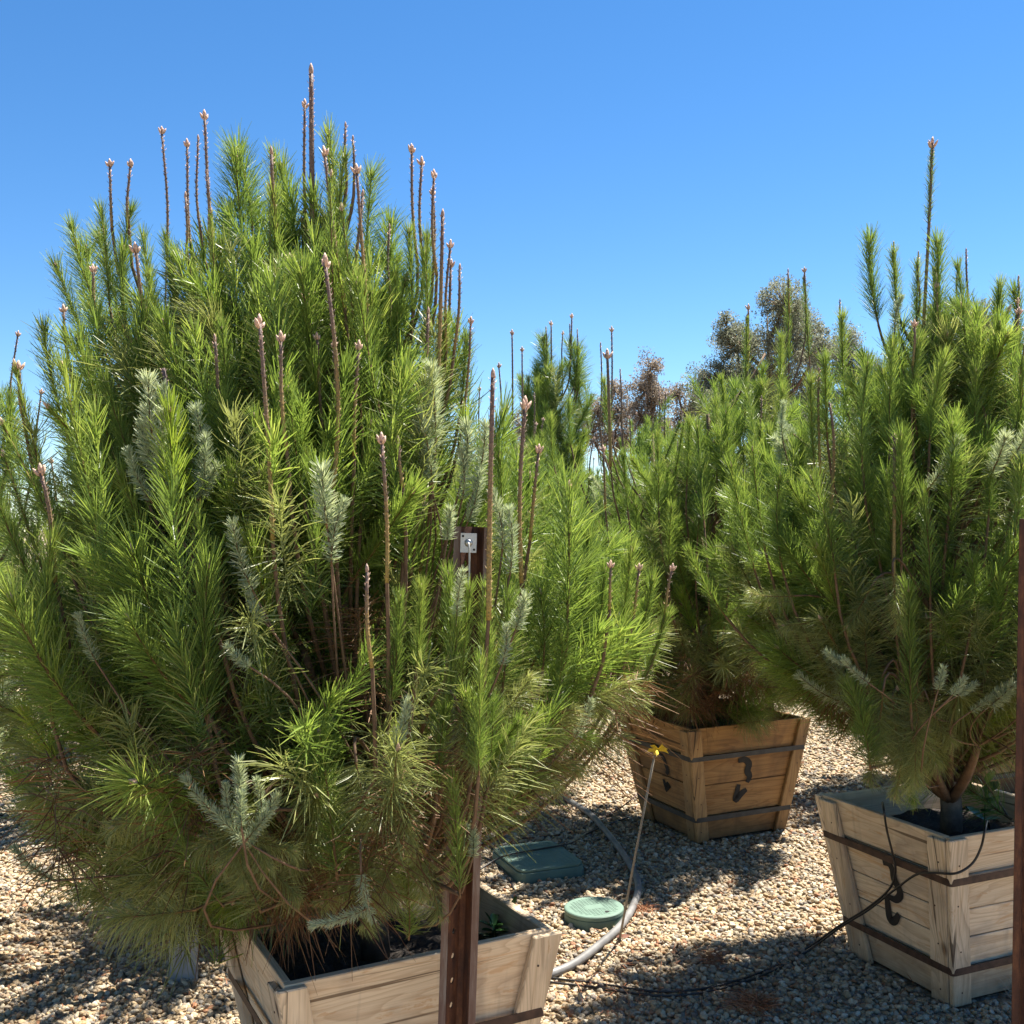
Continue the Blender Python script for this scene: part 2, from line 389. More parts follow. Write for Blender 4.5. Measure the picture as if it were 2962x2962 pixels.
NAIL = {k: MB().tube([-NRM[k] * .004, NRM[k] * .0008], .0028, 7).build('nail_head', M['strap']) for k in (0, 3)}
def make_crate(idx, params, seams, wood, cleat, strap_mat, strap_t, label, strokes=(), clips=False, soil_t=.86, cat='planter box', seed=1, sparse=False):
    x, y, r, T, B, H = params; c = Crate(T, B, H); rng = random.Random(seed)
    root = tag(empty('wooden_tree_box', (x, y, 0), r), label, cat)
    for k in range(4):
        end = .0205 if k % 2 == 0 else .0405
        for (t0, t1) in zip(seams[:-1], seams[1:]):
            dj = rng.uniform(-.0015, .0012)
            me = slab_mesh('board', wood, c, k, lambda t: -(c.w(t) - end), lambda t: c.w(t) - end, t0 + .003, t1 - .003, .0205 + dj, .040, False, rng, rng.uniform(-.003, .003))
            o = link('board', me, root)
            bv = o.modifiers.new('bevel', 'BEVEL'); bv.width = .0022; bv.segments = 1
        for sg in (-1, 1):
            e = 0 if k % 2 == 0 else .0212
            wd = rng.uniform(.062, .075)
            t1 = rng.uniform(.965, .985) if k % 2 else rng.uniform(.985, 1.0)
            fo = lambda t, sg=sg, e=e: sg * (c.w(t) - e)
            fi = lambda t, sg=sg, e=e, wd=wd: sg * (c.w(t) - e - wd)
            a, b = (fo, fi) if sg < 0 else (fi, fo)
            o = link('cleat', slab_mesh('cleat', cleat, c, k, a, b, rng.uniform(0.0, .012), t1, 0, .0185, True, rng), root)
            bv = o.modifiers.new('bevel', 'BEVEL'); bv.width = .003; bv.segments = 1
            if k in (0, 3) and not sparse:
                for q in range(4):
                    t = .10 + .25 * q + rng.uniform(-.02, .02); p = c.pt(k, sg * (c.w(t) - e - wd * rng.uniform(.35, .65)), t, -.0004)
                    no = link('nail_head', NAIL[k], o); no.location = p.tolist()
    for ts in strap_t:
        w = c.w(ts) + .0022; rr = .012; path = []
        for k in range(4):
            cxy = [(w, -w), (w, w), (-w, w), (-w, -w)][k]
            sx, sy = math.copysign(1, cxy[0]), math.copysign(1, cxy[1])
            base = [-90, 0, 90, 180][k]
            for a in np.linspace(base, base + 90, 5):
                path.append((cxy[0] - sx * rr + rr * math.cos(math.radians(a)), cxy[1] - sy * rr + rr * math.sin(math.radians(a))))
        n = len(path); hb = .0108; z = H * ts; v = []
        for (px, py) in path:
            q = 1 - .0018 / w
            v += [(px, py, z - hb), (px, py, z + hb), (px * q, py * q, z + hb), (px * q, py * q, z - hb)]
        f = []
        for i in range(n):
            a, b = i * 4, ((i + 1) % n) * 4
            for j in range(4): f.append([a + j, b + j, b + (j + 1) % 4, a + (j + 1) % 4])
        st = link('strap', MB().add(v, f).build('strap', strap_mat), root)
        if clips:
            p = c.pt(0, .01 + rng.uniform(-.02, .02), ts, -.004)
            link('strap_clip', MB().box((p[0] - .013, p[1] - .003, p[2] - .016), (p[0] + .013, p[1] + .002, p[2] + .016)).build('strap_clip', M['clip']), st)
    for (k, sts, wd, mt) in strokes:
        link('stencil_number', stroke_mesh(c, k, sts, wd, mt, .0205 - .0032), root)
    # soil
    N = 26; ws = c.w(soil_t) - .042; rs = np.random.default_rng(seed); m = MB()
    gx = np.linspace(-ws, ws, N); bump = rs.normal(0, .006, (N, N)); 
    for i in range(3): bump = (bump + np.roll(bump, 1, 0) + np.roll(bump, 1, 1)) / 2.2
    v = [(gx[i], gx[j], H * soil_t + bump[i, j] + rs.normal(0, .003)) for i in range(N) for j in range(N)]
    m.add(v, [[i * N + j, (i + 1) * N + j, (i + 1) * N + j + 1, i * N + j + 1] for i in range(N - 1) for j in range(N - 1)])
    so = link('soil', m.build('soil', M['soil'], True), root)
    return root, c

ST3 = [[(.463, .702), (.51, .708), (.535, .678), (.54, .621), (.567, .579), (.573, .539), (.528, .496), (.464, .496)], [(.46, .512), (.452, .442), (.452, .353), (.498, .36), (.542, .412)]]
ST2 = [[(.424, .681), (.48, .686), (.524, .643), (.516, .581), (.541, .531), (.522, .48)], [(.444, .473), (.423, .345), (.468, .383), (.523, .42)]]
ST2b = [[(.5, .69), (.56, .66), (.575, .61), (.59, .56), (.56, .52)], [(.50, .46), (.52, .40), (.58, .43), (.50, .36)]]
crate1, C1 = make_crate(1, BOXES[1], [.01, .26, .60, 1.0], M['wood'], M['cleat'], M['strap'], (.22, .64), 'pale wooden tree box with a rusty channel post before its front', clips=False, soil_t=.80, seed=11)
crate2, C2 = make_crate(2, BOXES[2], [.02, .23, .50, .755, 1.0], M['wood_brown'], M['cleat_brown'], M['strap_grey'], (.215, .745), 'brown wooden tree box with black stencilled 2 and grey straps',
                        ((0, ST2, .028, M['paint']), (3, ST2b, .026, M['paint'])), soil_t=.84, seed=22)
crate3, C3 = make_crate(3, BOXES[3], [.015, .225, .40, .565, .775, 1.0], M['wood'], M['cleat'], M['strap'], (.225, .755), 'pale wooden tree box with stencilled 2, rusty straps and drip tubes over its rim',
                        ((3, ST3, .024, M['paint']), (0, [[(.62, .67), (.72, .70), (.76, .64), (.72, .57), (.62, .50)], [(.62, .46), (.60, .38), (.70, .39)]], .03, M['paint_old'])), clips=True, soil_t=.83, seed=33)
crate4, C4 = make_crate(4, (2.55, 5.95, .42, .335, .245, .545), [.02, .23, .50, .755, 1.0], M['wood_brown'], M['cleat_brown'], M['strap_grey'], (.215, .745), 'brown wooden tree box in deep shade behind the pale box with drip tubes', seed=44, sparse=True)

# ------------------------------------------------------------------ pine shoots
UP = np.array([0, 0, 1.0])
def shoot_geo(rng, L, n, nl, a0, a1, droop=0.0, curv=.1, w=.0018, stem_r=.0035, t0=.03, incurve=.18, tip=.75, short_base=0.0):
    i = np.arange(n); t = t0 + (1 - t0) * ((i + rng.random(n)) / n)
    t = np.where(rng.random(n) < .07, .93 + .07 * rng.random(n), t)
    c = np.stack([curv * L * t ** 2, 0 * t, L * t], 1)
    tg = np.stack([2 * curv * t, 0 * t, np.ones(n)], 1); tg /= np.linalg.norm(tg, axis=1)[:, None]
    e1 = np.stack([tg[:, 2], 0 * t, -tg[:, 0]], 1); e2 = np.tile([0, 1.0, 0], (n, 1))
    ph = i * 2.399963 + rng.normal(0, .5, n)
    a = np.radians(a0 + (a1 - a0) * t + rng.normal(0, 12, n)); a = np.clip(a, .06, 2.3)
    rad = np.cos(ph)[:, None] * e1 + np.sin(ph)[:, None] * e2
    d = np.cos(a)[:, None] * tg + np.sin(a)[:, None] * rad
    clump = .5 + .5 * np.sin(t * 23 + rng.random() * 6) * np.sin(t * 41 + rng.random() * 6)
    ln = nl * (.62 + .5 * rng.random(n)) * (.9 + .2 * clump) * (1 - (1 - tip) * np.clip((t - .75) / .25, 0, 1)) * (1 - short_base * np.clip((.35 - t) / .35, 0, 1))
    dr = np.array([-1.0, 0, 0])
    base = c + rad * stem_r * .7
    bend = (tg * incurve + dr * droop + rng.normal(0, .12, (n, 3)))
    mid = base + d * (ln * .52)[:, None] + bend * (ln * .10)[:, None]
    end = base + d * (ln * .97)[:, None] + bend * (ln * .42)[:, None]
    sd = np.cross(d, rng.normal(0, 1, (n, 3))); sd /= np.linalg.norm(sd, axis=1)[:, None] + 1e-9
    ww = w * (.8 + .4 * rng.random(n))[:, None]
    V = np.stack([base - sd * ww * .45, base + sd * ww * .45, mid - sd * ww * .5, mid + sd * ww * .5, end - sd * ww * .22, end + sd * ww * .22], 1)
    tone = np.clip(.40 + .26 * (t - .5) + rng.normal(0, .17, n), 0, 1)
    return c, V, tone
NQ = np.array([[0, 1, 3, 2], [2, 3, 5, 4]])

def shoot_mesh(name, seed, mat, L, n, nl, a0, a1, bud=True, stem_mat='stem', **kw):
    rng = np.random.default_rng(seed)
    c, V, tone = shoot_geo(rng, L, n, nl, a0, a1, **kw)
    curv = kw.get('curv', .1); sr = kw.get('stem_r', .0035)
    m = MB(); ts = np.linspace(-.03, 1, 7)
    m.tube([(curv * L * t * abs(t), 0, L * t) for t in ts], np.linspace(sr * 1.15, sr * .55, 7), 5, 0, True, .5)
    if bud:
        tip = np.array([curv * L, 0, L]); ax = np.array([2 * curv, 0, 1.0])
        m.ellipsoid(tip - ax * .002, ax, .0042, .022, 2, 1.0)
        for q in range(3):
            a = q * 2.1 + seed; m.ellipsoid(tip - ax * .004, ax + .5 * np.array([math.cos(a), math.sin(a), 0]), .003, .014, 2, 1.0)
    k = m.n; nn = len(V)
    m.v.append(V.reshape(-1, 3)); F_ = (NQ[None] + (np.arange(nn) * 6)[:, None, None] + k).reshape(-1, 4)
    m.f += F_.tolist(); m.m += [1] * len(F_); m.tone += np.repeat(tone, 2).tolist(); m.n += nn * 6
    me = m.build(name, [M[stem_mat], M[mat], M['candle']]); me['len'] = L; me['curv'] = curv
    return me

LIB = {'A': [], 'B': [], 'S': [], 'Y': [], 'J': [], 'D': [], 'O': []}
for q in range(7):
    r = random.Random(q)
    LIB['A'].append(shoot_mesh('shoot_adult', q, 'adult', r.uniform(.28, .42), 520, r.uniform(.060, .082), 42, 24, curv=r.uniform(-.03, .16), w=.0018, tip=.85))
for q in range(6):
    r = random.Random(20 + q)
    LIB['B'].append(shoot_mesh('shoot_bushy', 20 + q, 'adult', r.uniform(.22, .34), 480, r.uniform(.072, .095), 62, 30, curv=r.uniform(.03, .22), w=.0018, droop=.25, incurve=.1, tip=.9))
for q in range(6):
    r = random.Random(40 + q)
    LIB['O'].append(shoot_mesh('shoot_long_needled', 40 + q, 'old', r.uniform(.20, .30), 420, r.uniform(.085, .115), 80, 36, curv=r.uniform(.05, .2), w=.0018, droop=.75, incurve=-.05))
for q in range(4):
    r = random.Random(60 + q)
    LIB['S'].append(shoot_mesh('shoot_slender', 60 + q, 'adult', r.uniform(.38, .52), 430, r.uniform(.045, .06), 32, 20, curv=r.uniform(.0, .05), w=.0018, tip=.35))
for q in range(4):
    r = random.Random(80 + q)
    LIB['Y'].append(shoot_mesh('shoot_young', 80 + q, 'young', r.uniform(.16, .26), 260, r.uniform(.065, .085), 48, 22, curv=r.uniform(.02, .14), w=.0019))
for q in range(6):
    r = random.Random(100 + q)
    LIB['J'].append(shoot_mesh('shoot_juvenile', 100 + q, 'juv', r.uniform(.10, .19), 340, r.uniform(.026, .038), 72, 40, curv=r.uniform(.0, .25), w=.0023, stem_r=.0025, bud=False, tip=.8, droop=0, incurve=.12))
for q in range(3):
    r = random.Random(120 + q)
    LIB['D'].append(shoot_mesh('shoot_dead', 120 + q, 'dead', r.uniform(.18, .28), 200, r.uniform(.09, .12), 95, 70, curv=.1, w=.0015, droop=1.0, incurve=-.1, bud=False))

def frame(d, roll=0.0):
    d = np.asarray(d, float); d = d / np.linalg.norm(d)
    x = UP - d * (UP @ d)
    if np.linalg.norm(x) < .08: x = np.array([math.cos(roll * 7), math.sin(roll * 7), 0]); x -= d * (x @ d)
    x /= np.linalg.norm(x); y = np.cross(d, x)
    x2 = x * math.cos(roll) + y * math.sin(roll); y2 = np.cross(d, x2)
    return x2, y2, d
def mat4(pos, d, roll=0.0, s=1.0):
    x, y, z = frame(d, roll)
    return Matrix(((x[0] * s, y[0] * s, z[0] * s, pos[0]), (x[1] * s, y[1] * s, z[1] * s, pos[1]), (x[2] * s, y[2] * s, z[2] * s, pos[2]), (0, 0, 0, 1)))

def candle_geo(m, p0, p1, r, rng, buds=True, t_lo=0.0, knobs=True, sides=7):
    """bare upright leader shoot from p0 to p1, knobbly with scale leaves, cluster of buds on top"""
    p0, p1 = np.asarray(p0, float), np.asarray(p1, float); L = np.linalg.norm(p1 - p0); ax = (p1 - p0) / L
    x, y, _ = frame(ax); k = max(6, int(L / .03)); wob = rng.uniform(-.011, .011) * L / .3 * (1 if r < .0055 else .12)
    P = lambda t: p0 + ax * L * t + (x * wob * math.sin(math.pi * t) + y * wob * .6 * math.sin(2 * math.pi * t))
    ts = np.linspace(0, 1, k); tone = [t_lo + (.94 - t_lo) * t for t in ts]
    m.tube([P(t) for t in ts], [r * .86 * (1.12 - .27 * t) for t in ts], sides, 0, True, tone)
    if knobs:
        n = int(L / .0042)
        for i in range(n):
            t = (i + .5) / n; a = i * 2.4; rd = math.cos(a) * x + math.sin(a) * y; tn = np.cross(ax, rd)
            b = P(t) + rd * r * .85; h = .0058 * rng.uniform(.6, 1.5)
            m.add([b - tn * .0022, b + tn * .0022, b + ax * .003 + rd * .001, b + rd * h * .7 + ax * h], [[0, 1, 3], [1, 2, 3], [2, 0, 3]], 0, min(1.0, t_lo + (.98 - t_lo) * t + .12))
    if buds == 1: m.ellipsoid(P(.985), ax, r * .82, r * 4.6, 0, .97)
    elif buds:
        m.ellipsoid(P(.99), ax, r * 1.05, r * 5, 0, 1.0)
        for q in range(buds):
            a = q * 2 * math.pi / buds + rng.uniform(0, 1); rd = math.cos(a) * x + math.sin(a) * y
            m.ellipsoid(P(.975) + rd * r * .6, ax + rd * rng.uniform(.35, .7), r * .8, r * rng.uniform(3.6, 5.2), 0, 1.0)

def fill_mesh(jobs, seed):
    V_, T_, M_ = [], [], []; nr = np.random.default_rng(seed); lib = []
    for q in range(8): lib.append((0,) + shoot_geo(nr, .30, 185, .080, 54, 26, curv=.12, w=.0024, droop=.2)[1:])
    for q in range(5): lib.append((1,) + shoot_geo(nr, .26, 170, .10, 80, 36, curv=.12, w=.0023, droop=.6, incurve=-.05)[1:])
    for q in range(3): lib.append((2,) + shoot_geo(nr, .24, 130, .11, 95, 70, curv=.1, w=.0022, droop=1.0, incurve=-.1)[1:])
    rng = random.Random(seed)
    for (kind, tip, d, s) in jobs:
        mi, V, tone = rng.choice([l for l in lib if l[0] == kind]); x, y, z = frame(d, rng.uniform(-.4, .4)); Rm = np.stack([x, y, z], 1) * s
        V_.append(V @ Rm.T + tip - z * .3 * s); T_.append(np.clip(tone + rng.gauss(0, .08), 0, 1)); M_.append(np.full(len(tone) * 2, mi))
    V = np.concatenate(V_); T = np.concatenate(T_); me = bpy.data.meshes.new('inner_foliage')
    me.from_pydata(V.reshape(-1, 3).tolist(), [], (NQ[None] + (np.arange(len(V)) * 6)[:, None, None]).reshape(-1, 4).tolist())
    for m in ('adult', 'old', 'dead'): me.materials.append(M[m])
    me.polygons.foreach_set('material_index', np.concatenate(M_).astype(np.int32)); a = me.attributes.new('tone', 'FLOAT', 'FACE'); a.data.foreach_set('value', np.repeat(T, 2).astype(np.float32)); me.update()
    return me

def build_pine(name, label, base, z0, axis, env, n, seed, explicit=(), candles=(), n_rand_candles=10, trunk_r=.03, trunk_mat='bark', group=None, juv=.10, lower_old=.5, inner=.25, n_limbs=40, fill=0, keep_clear=None):
    """axis: list of (z,x,y) of the trunk line; env: list of (z, radius, cx, cy)"""
    rng = random.Random(seed); E_ = np.array(env, float); zmin, zmax = E_[0, 0], E_[-1, 0]
    root = tag(empty(name, (base[0], base[1], z0)), label, 'pine tree', group)
    O = np.array([base[0], base[1], z0])
    ev = lambda z, j: float(np.interp(z, E_[:, 0], E_[:, j]))
    AX = np.array(axis, float)
    tp = lambda z: np.array([np.interp(z, AX[:, 0], AX[:, 1]), np.interp(z, AX[:, 0], AX[:, 2]), z])
    ztop = AX[-1, 0]
    zz = np.linspace(z0 - .03, ztop, 16)
    mb = MB(); mb.tube([tp(z) + np.array([rng.uniform(-.004, .004), rng.uniform(-.004, .004), 0]) - O for z in zz], [trunk_r * (1 - .8 * (z - z0) / (ztop - z0)) + .003 for z in zz], 8)
    link('trunk', mb.build('trunk', M[trunk_mat], True), root)
    S = []                                                             # (kind, base, dir, scale)
    for (kind, tip, d, sc_) in explicit: S.append((kind, None, np.asarray(tip, float), np.asarray(d, float) / np.linalg.norm(d), sc_))
    tot = 0
    wts = [max(ev(z, 1), .05) for z in np.linspace(zmin, zmax, 60)]
    while tot < n:
        z = rng.choices(np.linspace(zmin, zmax, 60), wts)[0] + rng.uniform(-.02, .02); z = min(max(z, zmin), zmax)
        f = (z - zmin) / (zmax - zmin); ph = rng.uniform(0, 2 * math.pi); isin = rng.random() < inner
        rho = rng.uniform(.25, .7) if isin else 1 - .42 * rng.random() ** 2
        out = np.array([math.cos(ph), math.sin(ph), 0])
        tip = np.array([ev(z, 2), ev(z, 3), z]) + out * ev(z, 1) * rho
        el = math.radians(np.interp(f, [0, .18, .4, .7, 1], [-14, 18, 42, 62, 82]) + rng.gauss(0, 15) + (1 - rho) * 25)
        d = out * math.cos(el) + UP * math.sin(el) + np.array([rng.gauss(0, .14), rng.gauss(0, .14), rng.gauss(0, .05)])
        d /= np.linalg.norm(d)
        u = rng.random()
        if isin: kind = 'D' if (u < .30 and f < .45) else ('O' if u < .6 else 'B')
        elif u < juv * (1.5 if f < .7 else .2): kind = 'J'
        elif f < .22: kind = 'O' if u < .72 else 'B'
        elif f < .48: kind = 'O' if u < lower_old else ('B' if u < .8 else ('A' if u < .93 else 'Y'))
        elif f < .75: kind = 'A' if u < .66 else ('B' if u < .88 else ('Y' if u < .93 else 'S'))
        else: kind = 'A' if u < .68 else ('S' if u < .93 else 'B')
        if keep_clear is not None and keep_clear(tip, d): continue
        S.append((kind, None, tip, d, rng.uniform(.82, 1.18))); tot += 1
        if kind == 'J' and rng.random() < .8:                          # juvenile shoots come in tufts
            for q in range(rng.randint(2, 4)):
                d2 = d + np.array([rng.gauss(0, .4), rng.gauss(0, .4), rng.gauss(.15, .3)]); d2 /= np.linalg.norm(d2)
                S.append(('J', None, tip + np.array([rng.gauss(0, .05), rng.gauss(0, .05), rng.gauss(0, .05)]), d2, rng.uniform(.7, 1.1)))
    CL = []
    for (p0, p1, r, b, tl) in candles:
        CL.append((np.asarray(p0), np.asarray(p1), r, b, tl))
        ax = (CL[-1][1] - CL[-1][0]); ln = np.linalg.norm(ax); ax /= ln
    for q in range(n_rand_candles):
        z = rng.uniform(zmin + .45 * (zmax - zmin), zmax); ph = rng.uniform(0, 2 * math.pi); rr = ev(z, 1) * rng.uniform(.5, .98)
        p = np.array([ev(z, 2) + rr * math.cos(ph), ev(z, 3) + rr * math.sin(ph), z]); ln = rng.uniform(.10, .26)
        d = np.array([math.cos(ph) * .12, math.sin(ph) * .12, 1]); d /= np.linalg.norm(d)
        CL.append((p - d * .05, p + d * ln, rng.uniform(.0035, .005), rng.choice([1, 3, 4]), .15))
        S.append(('A', None, p + d * .03, d, rng.uniform(.8, 1.0)))
    for (p0, p1, r, b, tl) in CL:
        m = MB(); candle_geo(m, p0 - O, p1 - O, r, rng, b, tl); link('candle', m.build('candle', M['candle'], True), root)
    bases = []; dirs = []; kinds = []
    for (kind, _, tip, d, s) in S:
        me = rng.choice(LIB[kind]); L = me['len'] * s
        # stem bends up (+x local); place so the tip lands on the target
        x, y, z_ = frame(d, 0.0); b = tip - z_ * L - x * me['curv'] * L
        o = link('shoot', me, root, mat4(b - O, d, rng.uniform(-.35, .35) if kind != 'O' else rng.uniform(-.15, .15), s))
        if kind != 'SX': bases.append(b); dirs.append(d); kinds.append(kind)
    for (p0, p1, r, b, tl) in CL: bases.append(p0); dirs.append((p1 - p0) / np.linalg.norm(p1 - p0)); kinds.append('C')
    if fill:
        jobs = []
        for q in range(fill):
            z = rng.choices(np.linspace(zmin, zmax, 60), wts)[0]; f = (z - zmin) / (zmax - zmin); ph = rng.uniform(0, 6.283); rho = rng.uniform(.1, 1.0) ** .55; out = np.array([math.cos(ph), math.sin(ph), 0])
            el = math.radians(np.interp(f, [0, .2, .45, 1], [0, 25, 50, 82]) + rng.gauss(0, 16)); d = out * math.cos(el) + UP * math.sin(el) + np.array([rng.gauss(0, .2), rng.gauss(0, .2), 0]); d /= np.linalg.norm(d)
            u = rng.random(); kind = (2 if u < .28 else 1) if f < .35 and u < .75 else (1 if u < .2 else 0)
            if keep_clear is not None and keep_clear(np.array([ev(z, 2), ev(z, 3), z]) + out * ev(z, 1) * rho, d): continue
            jobs.append((kind, np.array([ev(z, 2), ev(z, 3), z]) + out * ev(z, 1) * rho - O, d, rng.uniform(.8, 1.15)))
        tag(link('inner_foliage', fill_mesh(jobs, seed + 500), root), kind='stuff')
    # limbs: group shoot bases by direction and height and join each group to the trunk
    B_ = np.array(bases); D_ = np.array(dirs); key = []
    for b in B_:
        c0 = tp(b[2]); key.append([math.cos(math.atan2(b[1] - c0[1], b[0] - c0[0])) * .8, math.sin(math.atan2(b[1] - c0[1], b[0] - c0[0])) * .8, (b[2] - zmin) / (zmax - zmin) * 3.2])
    key = np.array(key); cen = key[np.random.default_rng(seed).choice(len(key), min(n_limbs, len(key)), replace=False)]
    for it in range(6):
        lab = np.argmin(((key[:, None] - cen[None]) ** 2).sum(2), 1)
        for j in range(len(cen)):
            if (lab == j).any(): cen[j] = key[lab == j].mean(0)
    for j in range(len(cen)):
        bb = B_[lab == j]; dd = D_[lab == j]; kk = np.array(kinds)[lab == j]
        if not len(bb): continue
        cc = bb.mean(0); t0 = tp(max(z0 + .12, min(cc[2] - .85 * np.linalg.norm(cc[:2] - tp(cc[2])[:2]), ztop - .05)))
        cc = t0 + (cc - t0) * .62
        mid = (t0 + cc) / 2 + np.array([(cc - t0)[0] * .15, (cc - t0)[1] * .15, -.05 * np.linalg.norm(cc - t0)])
        m = MB(); ts = np.linspace(0, 1, 7); P = [(1 - t) ** 2 * t0 + 2 * t * (1 - t) * mid + t * t * cc - O for t in ts]
        r0 = .007 + .0011 * len(bb); m.tube(P, np.linspace(r0, r0 * .6, 7), 6)
        for b, db, kd in zip(bb, dd, kk):
            h = np.linalg.norm(b[:2] - tp(b[2])[:2])
            if db[2] > .72 and h > .10:                       # upright shoots rise on their own slender branch from the trunk
                zq = max(z0 + .16 + .22 * rng.random(), min(b[2] - .12 - 1.1 * h, ztop - .06)); q0 = tp(zq); q1 = b - db * .45 * np.linalg.norm(b - q0); rr = (.0062, .0038)
                q1[2] = max(q1[2], q0[2] + .2 * (b[2] - q0[2]) - .02)
            else:
                q0 = cc; q1 = b - db * .4 * np.linalg.norm(b - cc); rr = (.0048, .0030)
                q1[2] = max(q1[2], min(q0[2], b[2]) - .03)
            if kd == 'J': rr = (.0030, .0021)
            if b[2] < z0 + .42: q1 = (q0 + b) / 2 + UP * .02
            m.tube([(1 - t) ** 2 * q0 + 2 * t * (1 - t) * q1 + t * t * b - O for t in np.linspace(0, 1, 8)], np.linspace(rr[0], rr[1], 8), 5, 0, False)
        link('limb', m.build('limb', M['bark'], True), root)
    return root

K = 2962.0 / 1932.0                                                    # the lists below were read off a 1932 px view of the photo
AVG = {'A': .36, 'B': .27, 'O': .25, 'S': .45, 'Y': .21, 'J': .185, 'D': .23}
def ex(kind, tip, base, Y, dy=0.0):
    if kind == 'J': Y -= .13 if Y > 2.15 else .05
    p1 = at_y(tip[0] * K, tip[1] * K, Y); p0 = at_y(base[0] * K, base[1] * K, Y + dy)
    return (kind, p1, p1 - p0, max(.5, min(1.7, np.linalg.norm(p1 - p0) / AVG[kind])))
def cd(tip, base, Y, r, buds, tl=0.0, dy=0.0):
    if base[1] > 800 and Y < 2.5: Y -= .10
    return (at_y(base[0] * K, base[1] * K, Y + dy), at_y(tip[0] * K, tip[1] * K, Y), r, buds, tl)

